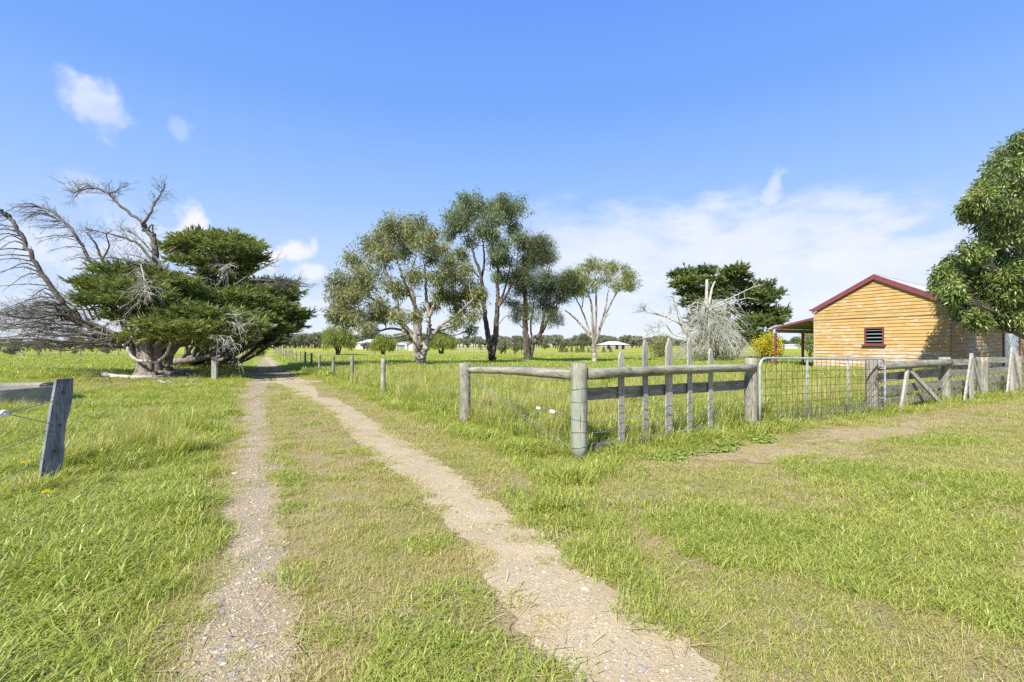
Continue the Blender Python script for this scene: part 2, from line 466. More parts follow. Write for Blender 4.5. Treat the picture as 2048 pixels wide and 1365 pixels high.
# ------------------------------------------------------------------ ground
n = NT('pasture_ground')
pos = n.coord('Position')
sp = n.new('ShaderNodeSeparateXYZ'); n.t.links.new(pos, sp.inputs[0])
far = n.step(sp.outputs[1], 14, 34)
f1 = n.noise(pos, .55, 5, .6)
f2 = n.noise(pos, 22, 5, .7)
f3 = n.noise(n.coord('Position', (.02, .10, 1)), 1.0, 5, .6)
f4 = n.noise(pos, 75, 4, .75)
near = n.mix(n.step(f1, .40, .62), (.24, .195, .095), (.33, .25, .14))
near = n.mix(n.math('MULTIPLY', n.step(f2, .44, .58), .55), near, (.20, .21, .05))
near = n.mix(n.math('MULTIPLY', n.step(f4, .50, .62), .7), near, (.46, .37, .20))
near = n.mix(n.math('MULTIPLY', n.step(f4, .48, .38), .9), near, (.075, .062, .03))  # near-black flecks painted in as the shade between grass blades
mead = n.mix(n.step(f3, .35, .65), (.235, .295, .032), (.31, .33, .048))
mead = n.mix(n.math('MULTIPLY', n.step(n.noise(pos, 1.7, 5, .7), .45, .65), .45), mead, (.38, .36, .075))
# bands of yellow flowers that grow across the paddocks
gold = n.step(n.noise(n.coord('Position', (.03, .12, 1), 0, (30, 3, 0)), 1.0, 5, .65), .47, .60)
b1 = n.math('MULTIPLY', n.step(sp.outputs[1], 56, 66), n.step(sp.outputs[1], 96, 78))
b2 = n.math('MULTIPLY', n.step(sp.outputs[1], 185, 215), n.step(sp.outputs[1], 420, 330))
mead = n.mix(n.math('MULTIPLY', n.math('MULTIPLY', b1, gold), .75), mead, (.40, .32, .015))
mead = n.mix(n.math('MULTIPLY', b2, .65), mead, (.36, .33, .03))
dryb = n.math('MULTIPLY', n.step(sp.outputs[1], 88, 96), n.step(sp.outputs[1], 122, 108))
mead = n.mix(n.math('MULTIPLY', dryb, .5), mead, (.24, .20, .08))
c = n.mix(far, near, mead)
M['ground'] = n.done(n.bsdf(c, .95, 0, .05, n.bump(f4, .6, .015)))
g = MB()
xs = np.array([-6000, -1500, -400, -120, -40, -15, 0, 15, 40, 120, 400, 1500, 6000.0])
ys = np.array([-60, -10, 0, 4, 10, 25, 60, 150, 400, 1200, 7000.0])
gx, gy = np.meshgrid(xs, ys, indexing='ij')
gv = np.stack([gx, gy, gx * 0], -1).reshape(-1, 3)
ii, jj = np.meshgrid(np.arange(len(xs) - 1), np.arange(len(ys) - 1), indexing='ij')
q0 = ii * len(ys) + jj
g.add(gv, np.stack([q0, q0 + len(ys), q0 + len(ys) + 1, q0 + 1], -1).reshape(-1, 4))
tag(g.build('ground', M['ground']), kind='structure', label='flat green pasture ground with dry patches')

# ------------------------------------------------------------------ wheel tracks
TL = np.array([(2.0, -1.13, .30), (2.155, -1.235, .295), (2.854, -1.576, .27), (4.05, -2.17, .28), (6.97, -3.72, .28), (11.3, -6.0, .27), (18.6, -9.79, .36), (30.2, -15.7, .48), (51.8, -26.7, .5), (72.5, -37.3, .5)])
TR = np.array([(2.0, .75, .36), (2.155, .637, .36), (2.854, .27, .37), (4.05, -.21, .35), (5.41, -.85, .33), (6.97, -1.75, .38), (11.3, -3.94, .33), (16.5, -7.06, .40), (19.9, -9.03, .55), (25, -11.8, .46), (38.2, -18.65, .42), (63, -31.8, .4), (72.5, -36.4, .4)])
# carried on behind the viewpoint
TL = np.concatenate([[(-6, 2.2, .3), (-2, .75, .28)], TL]); TR = np.concatenate([[(-6, 4.6, .36), (-2, 2.75, .36)], TR])
xl = lambda y: np.interp(y, TL[:, 0], TL[:, 1]); hl = lambda y: np.interp(y, TL[:, 0], TL[:, 2]) * np.interp(y, [3, 9, 16], [.80, .84, 1.0])
xr = lambda y: np.interp(y, TR[:, 0], TR[:, 1]); hr = lambda y: np.interp(y, TR[:, 0], TR[:, 2]) * np.interp(y, [3, 9, 16], [.86, .88, 1.0])

def gravel(name, sand1, sand2, stones, amount):
    n = NT(name)
    pos = n.coord('Position')
    f = n.noise(pos, 2.2, 6, .65); fine = n.noise(pos, 130, 3, .7)
    base = n.mix(n.step(f, .36, .66), sand1, sand2)
    base = n.mix(n.math('MULTIPLY', n.step(fine, .50, .66), .5), base, tuple(x * .62 for x in sand1))
    wob = n.mix(.03, pos, n.noise(pos, 30, 2, .5, 'Color'))
    v = n.voro(wob, 48); vc = n.voro(wob, 48, 'F1', 'Color')
    v2 = n.voro(wob, 95); vc2 = n.voro(wob, 95, 'F1', 'Color')
    s1 = n.new('ShaderNodeSeparateColor'); n.t.links.new(vc, s1.inputs[0])
    s2 = n.new('ShaderNodeSeparateColor'); n.t.links.new(vc2, s2.inputs[0])
    c2 = n.ramp(s2.outputs[0], [(i / len(stones), s) for i, s in enumerate(stones)], 'CONSTANT')
    c1 = n.ramp(s1.outputs[0], [(i / len(stones), s) for i, s in enumerate(stones)], 'CONSTANT')
    m2 = n.math('MULTIPLY', n.step(v2, .52, .40), n.math('GREATER_THAN', s2.outputs[1], 1 - amount))
    m1 = n.math('MULTIPLY', n.step(v, .48, .38), n.math('GREATER_THAN', s1.outputs[1], 1 - amount * .55))
    c = n.mix(m1, n.mix(m2, base, c2), c1)
    h = n.math('ADD', n.math('MULTIPLY', m2, n.math('SUBTRACT', 1, v2)), n.math('ADD', n.math('MULTIPLY', m1, n.math('SUBTRACT', 1.6, v)), n.math('MULTIPLY', fine, .5)))
    return n.done(n.bsdf(c, .93, 0, .12, n.bump(h, .7, .008)))
M['gravel_l'] = gravel('grey_gravel', (.31, .24, .13), (.40, .31, .17), [(.20, .185, .165), (.42, .32, .18), (.28, .25, .215), (.48, .385, .24), (.32, .28, .23), (.54, .46, .33)], .85)
M['gravel_r'] = gravel('sandy_gravel', (.39, .305, .175), (.48, .38, .225), [(.46, .36, .20), (.58, .49, .33), (.32, .29, .25), (.50, .40, .23), (.62, .55, .41), (.40, .32, .19)], .6)

def strip(name, T, mat, z, label, wide=1.0):
    y = np.concatenate([np.arange(-5.5, 14, .025), np.arange(14, 73, .25)])
    xc = np.interp(y, T[:, 0], T[:, 1]); hw = np.interp(y, T[:, 0], T[:, 2]) / .887 * np.interp(y, [3, 9, 16], [wide * .93, wide, 1.0])
    # soften the corners of the centre line
    k = np.ones(31) / 31
    pad = np.pad(xc, 15, mode='edge'); s = np.convolve(pad, k, 'valid'); xc[20:-20] = s[20:-20]
    ed = lambda a: (vnoise(y, y * 0, .9, a) - .5) * .10 + (vnoise(y, y * 0, .21, a + 1) - .5) * .07 + (vnoise(y, y * 0, .055, a + 2) - .5) * .08
    e0, e1 = ed(1), ed(4)
    m = MB(); rows = []
    nc = 6
    for j in range(nc):
        t = j / (nc - 1)
        xx = xc + (-(hw + e0) * (1 - t) + (hw + e1) * t)
        rows.append(np.stack([xx, y, np.full_like(y, z)], 1))
    v = np.stack(rows, 1).reshape(-1, 3)
    a = np.arange(len(y) - 1)[:, None] * nc + np.arange(nc - 1)[None, :]
    m.add(v, np.stack([a, a + 1, a + nc + 1, a + nc], -1).reshape(-1, 4))
    return tag(m.build(name, mat), kind='structure', label=label)
strip('gravel_track', TL, M['gravel_l'], .005, 'grey pebbly left wheel track running to the horizon', .86)
strip('sandy_track', TR, M['gravel_r'], .006, 'pale sandy right wheel track running to the horizon', .92)
# bare earth where the two tracks join, and at the road's end
m = MB()
def blob_patch(m, cx, cy, rx, ry, z, rot=0., seed=0):
    k = 40; th = np.arange(k) / k * 2 * math.pi
    rr = 1 + (vnoise(th * 3, th * 0, .6, seed) - .5) * .7
    rr[-4:] = np.linspace(rr[-5], rr[0], 6)[1:-1]
    x = np.cos(th) * rx * rr; y = np.sin(th) * ry * rr
    m.add(np.stack([cx + x * math.cos(rot) - y * math.sin(rot), cy + x * math.sin(rot) + y * math.cos(rot), np.full(k, z)], 1), np.arange(k)[None, :])
blob_patch(m, -9.3, 20.0, 1.6, .9, .009, .3, 21)
tag(m.build('bare_earth', M['gravel_r']), kind='structure', label='bare brown earth joining the wheel tracks')

# ------------------------------------------------------------------ fences
RD = np.array([-.462, .887, 0.0])          # along the road
UP = np.array([0, 0, 1.0])

def round_post(mb, x, y, h, r, lean=(0, 0), sides=14, sink=.0):
    k = 9
    z = np.linspace(-sink, h, k)
    pts = np.stack([x + lean[0] * z / h, y + lean[1] * z / h, z], 1)
    rad = r * (1 + rng.uniform(-.035, .035, k)); rad[-1] *= .97
    tube(mb, pts, rad, sides, rng.uniform(.3, .7), True, .03)

def wire(mb, a, b, r=.0026, sag=.0, barbs=0.0):
    a, b = np.asarray(a, float), np.asarray(b, float)
    t = np.linspace(0, 1, 7)[:, None]
    p = a + (b - a) * t; p[:, 2] -= sag * 4 * (t * (1 - t))[:, 0]
    tube(mb, p, r, 4)
    if barbs:
        L = np.linalg.norm(b - a)
        for s in np.arange(barbs / 2, L, barbs):
            c = a + (b - a) * s / L; c[2] -= sag * 4 * (s / L) * (1 - s / L)
            d = rand_dirs(2) * .022
            tube(mb, [c - d[0], c + d[0]], r * .9, 3); tube(mb, [c - d[1], c + d[1]], r * .9, 3)

PA = (-.91, 9.40); PB = (.895, 6.42); PC = (4.35, 8.80); PD = (8.0, 10.75); PE = (11.4, 12.75)
LD = unit(np.array([PE[0] - PB[0], PE[1] - PB[1], 0]))   # along the yard fence
LN = np.array([LD[1], -LD[0], 0])                        # towards the viewer's side

# --- picket section with its posts, rails and wires
pf = thing('picket_fence', 'weathered post and rail corner fence with five uneven pointed pickets', 'fence', (PB[0], PB[1], 0))
m = MB(); round_post(m, *PA, 1.16, .105); m.build('post', M['post'], pf, True)
m = MB(); round_post(m, *PB, 1.27, .108)
pbpost = m.build('post', M['green_post'], pf, True, 'thick corner post stained pale green')
for z in (.93, .78, .52, .35, .17):
    m = MB()
    th = np.linspace(0, 2 * math.pi, 17)
    zz = z + .02 * np.sin(th + z * 9)
    tube(m, np.stack([PB[0] + .114 * np.cos(th), PB[1] + .114 * np.sin(th), zz], 1), .0035, 4)
    m.build('wire_wrap', M['wire'], pbpost)
m = MB(); round_post(m, *PC, 1.28, .112, (.0, .0)); m.build('post', M['post'], pf, True)
def log_rail(p0, p1, r0, r1, bow=0.0, mat=None, name='rail', par=None):
    m = MB(); k = 14; t = np.linspace(0, 1, k)[:, None]
    p = np.asarray(p0) + (np.asarray(p1) - np.asarray(p0)) * t
    p[:, 2] += bow * 4 * (t * (1 - t))[:, 0] + rng.uniform(-.006, .006, k)
    rad = (r0 + (r1 - r0) * t[:, 0]) * (1 + rng.uniform(-.03, .03, k))
    tube(m, p, rad, 16, .5, True, .03)
    return m.build(name, mat or M['rail'], par, True)
fr = LN * .10
log_rail((PA[0] + .09, PA[1] - .10, 1.035), (PB[0] - .08, PB[1] + .10, 1.105), .060, .072, .02, M['rail_road'], 'rail', pf)
log_rail(np.array([PB[0] + .09, PB[1] + .03, 1.125]) + fr * .2, np.array([PC[0] - .02, PC[1] - .02, 1.10]) + fr * .6, .078, .066, .012, None, 'rail', pf)
bc = np.array([PC[0] - PB[0], PC[1] - PB[1], 0]); bcL = np.linalg.norm(bc); bcd = bc / bcL
m = MB(); plank(m, np.array([PB[0], PB[1], .84]) + bcd * .1 - LN * .07, np.array([PC[0], PC[1], .79]) - bcd * .1 - LN * .07, .165, .032, LN); m.build('board', M['board'], pf)
m = MB(); plank(m, np.array([PB[0], PB[1], .07]) + bcd * .3 - LN * .05, np.array([PC[0], PC[1], .06]) - bcd * .9 - LN * .05, .15, .03, LN); m.build('kick_board', M['board'], pf)
for px, top, wd, dz in ((1245, 1.415, .108, -.01), (1293, 1.585, .100, .01), (1339.5, 1.62, .150, 0), (1381.5, 1.635, .098, .01), (1423, 1.45, .105, -.012)):
    k = (px - 1024) / FPX
    s = (k * PB[1] - PB[0]) / (bcd[0] - k * bcd[1])
    o = np.array([PB[0], PB[1], 0]) + bcd * s - LN * .035
    tip = wd * .95
    m = MB()
    lean = rng.uniform(-.012, .012)
    w = wd / 2
    prism(m, [(-w, -.06), (w, -.06), (w + lean * .6, top - tip), (.018 + lean, top), (-.010 + lean, top + .004), (-w + lean * .6, top - tip)], o, bcd, UP, LN, .028, rng.uniform(.35, .8))
    m.build('picket', M['picket'], pf)
# wires
for z0, z1, b in ((1.14, 1.22, .13), (.95, 1.02, .13), (.80, .83, 0), (.66, .60, .0), (.50, .46, 0), (.33, .30, 0), (.18, .16, 0)):
    m = MB(); wire(m, (PA[0], PA[1] - .1, z0), (PB[0] - .05, PB[1] + .1, z1), .0028, .01, b); m.build('wire', M['wire'], pf)
for z0, z1, b in ((.60, .74, .14), (.46, .58, .14), (.32, .42, .14), (.18, .24, .14)):
    m = MB(); wire(m, np.array([*PB, z0]) + bcd * .1 + LN * .02, np.array([*PC, z1]) - bcd * .1 + LN * .02, .0028, .03, b); m.build('wire', M['wire'], pf)
m = MB(); wire(m, (PA[0], PA[1] - .1, 1.0), (PB[0] - .1, PB[1] + .1, .12), .003); m.build('stay_wire', M['wire'], pf)
m = MB(); wire(m, (PA[0] + .03, PA[1] - .1, .97), (PB[0] - .1, PB[1] + .12, .05), .003); m.build('stay_wire', M['wire'], pf)
m = MB(); wire(m, np.array([*PB, 1.0]) + bcd * .1 + LN * .10, np.array([*PB, .42]) + bcd * 2.25 + LN * .02, .0035); m.build('stay_wire', M['wire'], pf)
def insulator(px, py, Y, label, s=1.0):
    c = pp(px, py, Y)
    t = thing('wire_insulator', label, 'insulator', tuple(c), 'white insulators on fence wires')
    m = MB()
    L = .055 * s
    d = unit(np.array([PB[0] - PA[0], PB[1] - PA[1], -.05]))
    tube(m, [c - d * L, c - d * L * .8, c - d * L * .2, c, c + d * L * .2, c + d * L * .8, c + d * L], np.array([.010, .024, .030, .022, .030, .024, .010]) * s, 10)
    m.build('body', M['white_plastic'], t, True)
    for sg, ex in ((-1, .12), (1, .16)):
        m = MB(); wire(m, c + d * sg * L, c + d * sg * (L + ex), .003); m.build('wire_loop', M['wire'], t)
insulator(1077, 817, 7.1, 'small white egg insulator strung on a fence wire left of the green corner post', .8)
insulator(1105, 824, 6.85, 'larger white strain insulator nearest the green corner post', 1.0)

# --- roadside wire fence, right of the road
wf = thing('wire_fence', 'long post and wire fence along the right of the road', 'fence', (-3.95, 14.95, 0))
RP = [(-3.95, 14.95), (-6.22, 18.85), (-8.55, 23.0), (-10.6, 26.6), (-12.75, 30.7)]
while RP[-1][1] < 96:
    x, y = RP[-1]; s = 4.75
    RP.append((x + s * -.4665, y + s * .8845))
for i, (x, y) in enumerate(RP):
    m = MB(); round_post(m, x + rng.uniform(-.05, .05), y, 1.08 + rng.uniform(-.05, .06) - (.0 if i > 0 else .02), .065 if i else .075, (rng.uniform(-.03, .03), rng.uniform(-.03, .03)), 10)
    m.build('post', M['post'], wf, True)
chain = [PA] + RP
for z in (1.0, .82, .64, .45, .25):
    m = MB()
    for (x0, y0), (x1, y1) in zip(chain[:9], chain[1:10]):
        wire(m, (x0, y0, z + (.12 if (x0, y0) == PA and z > .8 else 0)), (x1, y1, z), .0028 if y0 < 16 else .004, .01)
    m.build('wire', M['wire'], wf)
# strainer panel at its far end
m = MB(); e = RP[-1]
log_rail((e[0], e[1], .95), (e[0] + 2.9, e[1] + .9, .95), .06, .06, 0, M['board'], 'rail', wf)
round_post(m, e[0] + 2.9, e[1] + .9, 1.1, .09); m.build('post', M['post'], wf, True)

# --- left fence with the leaning split post
lf = thing('wire_fence', 'sparse wire fence left of the road with a leaning split timber post', 'fence', (-4.94, 5.2, 0))
fx, fy = gp(103, 966)
m = MB()
fn = unit(np.array([.90, -.43, 0])); fu = np.array([fn[1] * -1, fn[0], 0])      # fu: towards photo right along the broad face
fu = unit(np.array([.43, .90, 0]))
hgt = 1.13; lean = .13
L_ = [(-.095, -.05), (-.090, .3), (-.082, .62), (-.075, .9), (-.066, hgt)]
R_ = [(.072, hgt + .005), (.078, 1.0), (.083, .88), (.078, .80), (.066, .70), (.058, .62), (.060, .5), (.062, .42), (.075, .34), (.074, .2), (.055, .1), (.04, -.05)]
outl = [(x * 1.08 + lean * y * .80, y) for x, y in L_ + R_][::-1]
prism(m, outl, np.array([fx, fy, 0]) + fn * .0, fu, UP, fn * -1, .055)
p1 = m.build('post', M['dark_post'], lf, label='leaning dark grey split post with a ragged right edge')
def hole(u, z):
    m = MB()
    c = np.array([fx, fy, z]) + fu * u + fn * .004
    th = np.linspace(0, 2 * math.pi, 9)
    tube(m, np.stack([c + fu * .014 * math.cos(a) + UP * .012 * math.sin(a) for a in th]), .004, 4)
    m.build('staple', M['black'], p1)
for u, z in ((.10, .98), (.065, .62), (.02, .34)): hole(u, z)
near = np.array([fx, fy, 0]) + np.array([.40, -.80, 0]) * 4.2
for u, z, z2 in ((.10, .96, .86), (.065, .62, .55), (.02, .33, .3)):
    m = MB(); a = np.array([fx, fy, z]) + fu * u + fn * .01
    wire(m, a, near + UP * z2, .0032, .02); m.build('wire', M['wire'], lf)
LP = [gp(429, 761.5), gp(469, 743), gp(484, 730.5), (-26.5, 48), (-31.5, 58), (-36.5, 68)]
hts = [1.02, 1.05, .85, 1.05, 1.05, 1.05]
prev = (fx, fy)
for i, (x, y) in enumerate(LP):
    m = MB(); w = .075 if i else .10
    if i == 0: box(m, (x, y, hts[i] / 2), (1, .1, 0), (-.1, 1, 0), UP, .10, .07, hts[i] / 2 + .02)
    else: round_post(m, x, y, hts[i], .07)
    m.build('post', M['picket'] if i == 0 else M['post'], lf, label='pale square post beside the cypress' if i == 0 else None)
for z in (.9, .6, .3):
    m = MB(); a = np.array([fx, fy, z])
    for (x, y) in LP[:4]:
        b = np.array([x, y, z * .95]); wire(m, a, b, .003 if a[1] < 8 else .004, .02); a = b
    m.build('wire', M['wire'], lf)
m = MB(); log_rail((-36.5, 68, 1.0), (-39.5, 66.4, 1.0), .07, .07, 0, M['board'], 'rail', lf)
ic = pp(8, 828, 4.55)
t = thing('wire_insulator', 'white oval insulator at the far left edge beside the leaning post', 'insulator', tuple(ic), 'white insulators on fence wires')
m = MB(); dd = unit(np.array([fx, fy, .8]) - ic)
th = np.linspace(0, 2 * math.pi, 17)
tube(m, np.stack([ic + dd * .042 * math.cos(a) + UP * .022 * math.sin(a) for a in th]), .017, 8); m.build('body', M['white_plastic'], t, True)
for a_, b_ in ((ic + dd * .03, np.array([fx, fy, .90]) + fu * .05 + fn * .01), (ic + dd * .03, np.array([fx, fy, .62]) + fu * .05 + fn * .01), (ic - dd * .03, ic - dd * .8 - UP * .05)):
    m = MB(); wire(m, a_, b_, .0042); m.build('wire_loop', M['wire'], t)

# --- mesh gate
gt = thing('mesh_gate', 'galvanised tube gate with rusty square mesh between two timber posts', 'gate', (PC[0] + .1, PC[1], 0))
ga = np.array([PC[0] + .12, PC[1] - .04, 0]) + LN * .02; gb = np.array([PD[0] + .10, PD[1] - .05, 0]) + LN * .13
gd = unit(gb - ga); gL = np.linalg.norm(gb - ga)
def gpt(s, z): return ga + gd * s + UP * z
zt0, zt1, zb = 1.275, 1.215, -.02
rc = .16
def arc(c0, a0, a1, k=6):
    return [gpt(c0[0] + rc * math.cos(a), c0[1] + rc * math.sin(a)) for a in np.linspace(a0, a1, k)]
m = MB()
zb = .0
path = [gpt(0, zb), gpt(0, .5)] + arc((rc, zt0 - rc), math.pi, math.pi / 2) + arc((gL - rc, zt1 - rc), math.pi / 2, 0) + [gpt(gL, .5), gpt(gL, zb)]
tube(m, path, .021, 10); tube(m, [gpt(0, .02), gpt(gL / 2, .0), gpt(gL, .02)], .018, 8)
m.build('frame', M['galv'], gt, True)
for s in (gL * .335, gL * .665):
    m = MB(); tube(m, [gpt(s, zb), gpt(s, .6), gpt(s, zt0 + (zt1 - zt0) * s / gL - .012)], .019, 10); m.build('upright', M['galv'], gt, True)
m = MB()
for s in np.arange(.13, gL - .05, .152):
    top = zt0 + (zt1 - zt0) * s / gL - .02
    tube(m, [gpt(s, .05) + LN * .024, gpt(s, .6) + LN * (.024 + rng.uniform(-.01, .01)), gpt(s, top) + LN * .02], .0045, 4)
for z in np.arange(.16, 1.15, .145):
    k = np.linspace(.02, gL - .02, 12)
    tube(m, np.stack([gpt(s, z + (zt1 - zt0) * s / gL * .6 + rng.uniform(-.004, .004)) + LN * .028 for s in k]), .0043, 4)
m.build('wire_mesh', M['rust_wire'], gt)
m = MB()          # loose chicken wire along the foot
for s in np.arange(.3, gL - .05, .06):
    tube(m, [gpt(s, .0) + LN * .05, gpt(s + .05, .12) + LN * .05, gpt(s, .24) + LN * .045, gpt(s + .05, .33) + LN * .045], .0016, 3)
    tube(m, [gpt(s + .05, .0) + LN * .05, gpt(s, .12) + LN * .05, gpt(s + .05, .24) + LN * .045, gpt(s, .33) + LN * .045], .0016, 3)
m.build('netting', M['wire'], gt)
for z in (.35, 1.0):
    m = MB(); tube(m, [gpt(gL, z) - gd * .02, gpt(gL, z) - LN * .10], .016, 6); m.build('hinge', M['galv'], gt)
m = MB(); th = np.linspace(0, 2 * math.pi, 13)
tube(m, np.stack([np.array([PD[0] - .03, PD[1], .72 + .10 * math.sin(a)]) + LN * .15 + gd * .11 * math.cos(a) for a in th]), .007, 5); m.build('chain', M['rust'], gt)

# --- stock yard fence right of the gate
yf = thing('yard_fence', 'old grey post and board yard fence with leaning braces right of the gate', 'fence', (PD[0], PD[1], 0))
m = MB(); round_post(m, *PD, 1.2, .115); m.build('post', M['post'], yf, True)
m = MB(); round_post(m, *PE, 1.20, .13); m.build('post', M['post'], yf, True)
D3 = np.array([*PD, 0]); E3 = np.array([*PE, 0]); de = unit(E3 - D3); deL = np.linalg.norm(E3 - D3)
log_rail(D3 + de * .1 + UP * 1.04 + LN * .03, E3 - de * .02 + UP * 1.06 + LN * .10, .095, .085, .0, None, 'rail', yf)
for z, w in ((.80, .20), (.50, .20), (.22, .19)):
    m = MB(); plank(m, D3 + de * .06 + UP * (z - .03) - LN * .02, E3 - de * .12 + UP * z - LN * .02, w, .035, LN, rng.uniform(.3, .8)); m.build('board', M['board'], yf)
def brace(a, b, w=.09, th=.045):
    m = MB(); plank(m, a, b, w, th, LN, rng.uniform(.4, .9)); m.build('brace', M['picket'], yf)
ap = D3 + de * 1.62 + UP * 1.0 + LN * .06
brace(ap + de * .02, D3 + de * .62 + LN * .30 - UP * .03, .12, .05); brace(ap + de * .1 - UP * .08, D3 + de * 3.0 + LN * .30 - UP * .03, .10, .05)
m = MB(); wire(m, E3 + UP * .75 + LN * .14, D3 + de * .3 + LN * .3 + UP * .02, .006); m.build('stay_wire', M['wire'], yf)
ydir = unit(np.array([.872, .49, 0])); yn = np.array([ydir[1], -ydir[0], 0])
def yp(s): return E3 + ydir * s
for s, h, r in ((2.55, 1.17, .13), (5.3, 1.17, .12), (8.0, 1.15, .12), (10.8, 1.15, .12)):
    m = MB(); x, y, _ = yp(s); round_post(m, x, y, h, r); m.build('post', M['post'], yf, True)
for a, b in ((0, 2.55), (2.55, 5.3), (5.3, 8.0), (8.0, 10.8)):
    for z, w in ((1.06, .17), (.74, .17), (.46, .17), (.18, .17)):
        m = MB(); plank(m, yp(a + .02) + UP * (z + rng.uniform(-.03, .03)) - yn * .14, yp(b - .02) + UP * (z + rng.uniform(-.03, .03)) - yn * .14, w, .032, yn, rng.uniform(.3, .9)); m.build('board', M['rail'], yf)
def tall_stake(s, off, h, w):
    c = yp(s) + yn * off
    m = MB(); prism(m, [(-w, -.04), (w, -.04), (w * .95, h - .1), (w * .3, h), (-w * .5, h), (-w, h - .1)], c - yn * -.03, ydir, UP, -yn, .07, .7); m.build('stake', M['picket'], yf)
    for sg in (-1, 1):
        brace(c + UP * (h - .12) + ydir * sg * .05, c + ydir * sg * .82 - yn * (.02 if sg > 0 else -.1) + UP * .02, .085, .04)
tall_stake(.95, .26, 1.30, .05); tall_stake(3.85, .28, 1.46, .045); tall_stake(6.6, .28, 1.35, .045)
# chicken wire hung on the boards
m = MB()
for s in np.arange(.3, 5.0, .12):
    tube(m, [yp(s) + yn * .02 + UP * .05, yp(s + .08) + yn * .05 + UP * .3, yp(s - .02) + yn * .03 + UP * .55, yp(s + .06) + yn * .0 + UP * .75], .002, 3)
    tube(m, [yp(s + .1) + yn * .02 + UP * .05, yp(s) + yn * .05 + UP * .3, yp(s + .09) + yn * .03 + UP * .55, yp(s) + yn * .0 + UP * .75], .002, 3)
m.build('netting', M['wire'], yf)

# rusty marker post in the paddock
x, y = gp(803, 737)
m = MB(); tube(m, [(x, y, 0), (x, y, .55)], .03, 5); tag(m.build('steel_post', M['rust']), 'short rusty steel marker post in the long paddock grass', 'post')
x, y = gp(829.5, 718)
pl = thing('power_pole', 'pale concrete power pole rising behind the spreading gum tree', 'pole', (x, y, 0))
m = MB(); prism(m, [(-.22, 0), (.22, 0), (.12, 7.6), (-.12, 7.6)], (x, y - .1, 0), (1, 0, 0), UP, (0, 1, 0), .2); m.build('pole', M['concrete'], pl)
m = MB(); box(m, (x, y - .2, 7.2), (1, 0, 0), (0, 1, 0), UP, .9, .06, .07); m.build('crossarm', M['board'], pl)

# ------------------------------------------------------------------ barn
BO = np.array([18.5, 29.6, 0.0]); BU = unit(np.array([.46, -.887, 0])); BW = unit(np.array([.887, .46, 0]))
W_, L_B, EAVE, RISE = 6.6, 12.0, 3.50, 1.66
def bp(u, w, z): return BO + BU * u + BW * w + UP * z
barn = thing('weatherboard_barn', 'ochre weatherboard barn with maroon trim, louvre window and side verandah', 'barn', tuple(BO))
def rake(u): return EAVE + RISE * (1 - abs(u - W_ / 2) / (W_ / 2))
WIN = (2.80, 3.76, 1.56, 2.50)
def board_piece(m, a0, b0, a1, b1, z0, z1, along, out, org, t):
    """One lapped board: lower edge a0..b0 stands proud, upper edge a1..b1 lies on the frame."""
    lo, hi = .034, .003
    v = [org + along * a0 + UP * z0 + out * lo, org + along * b0 + UP * z0 + out * lo, org + along * b1 + UP * z1 + out * hi, org + along * a1 + UP * z1 + out * hi,
         org + along * a0 + UP * z0, org + along * b0 + UP * z0]
    m.add(v, [np.array([[0, 1, 2, 3]]), np.array([[4, 5, 1, 0]])], t)
m = MB(); gap = .185; z = .12
while z < EAVE + RISE - .06:
    z1 = z + gap
    lim = lambda zz: (0, W_) if zz <= EAVE else (W_ / 2 * (zz - EAVE) / RISE, W_ - W_ / 2 * (zz - EAVE) / RISE)
    (a0, b0), (a1, b1) = lim(z), lim(min(z1, EAVE + RISE - .01))
    t = rng.uniform(.2, .8)
    j = rng.uniform(-.006, .006)
    if z1 > WIN[2] and z < WIN[3]:
        board_piece(m, a0, WIN[0], a1, WIN[0], z + j, z1, BU, -BW, BO, t); board_piece(m, WIN[1], b0, WIN[1], b1, z + j, z1, BU, -BW, BO, t)
    else:
        cut = rng.uniform(.25, .75) * (b0 - a0) + a0
        if a1 < cut < b1 and rng.random() < .6:
            board_piece(m, a0, cut - .002, a1, cut - .002, z + j, z1, BU, -BW, BO, t); board_piece(m, cut + .002, b0, cut + .002, b1, z + j * .3, z1, BU, -BW, BO, rng.uniform(.2, .8))
        else: board_piece(m, a0, b0, a1, b1, z + j, z1, BU, -BW, BO, t)
    z = z1
# backing sheet behind the boards, left open at the window
for (a, b, c0, c1) in ((0, WIN[0], .0, EAVE), (WIN[1], W_, .0, EAVE), (WIN[0], WIN[1], 0, WIN[2]), (WIN[0], WIN[1], WIN[3], EAVE)):
    m.add([bp(a, .02, c0), bp(b, .02, c0), bp(b, .02, c1), bp(a, .02, c1)], [np.array([[0, 1, 2, 3]])], .3)
m.add([bp(0, .02, EAVE), bp(W_, .02, EAVE), bp(W_ / 2, .02, EAVE + RISE)], [np.array([[0, 1, 2]])], .3)
gable = m.build('gable_wall', M['ochre'], barn)
m = MB(); z = .12
while z < EAVE - .1:
    z1 = z + gap; t = rng.uniform(.2, .8)
    board_piece(m, 0, 6.0, 0, 6.0, z + rng.uniform(-.005, .005), z1, unit(BW + UP * .026), BU, bp(W_, 0, 0), t)
    board_piece(m, 8.3, L_B, 8.3, L_B, z, z1, BW, BU, bp(W_, 0, 0), t)
    z = z1
m.add([bp(W_ - .02, 0, 0), bp(W_ - .02, 6.0, 0), bp(W_ - .02, 6.0, EAVE), bp(W_ - .02, 0, EAVE)], [np.array([[0, 1, 2, 3]])], .3)
m.add([bp(W_ - .02, 8.3, 0), bp(W_ - .02, L_B, 0), bp(W_ - .02, L_B, EAVE), bp(W_ - .02, 8.3, EAVE)], [np.array([[0, 1, 2, 3]])], .3)
m.build('side_wall', M['ochre'], barn)
m = MB()          # walls away from the road and the verandah
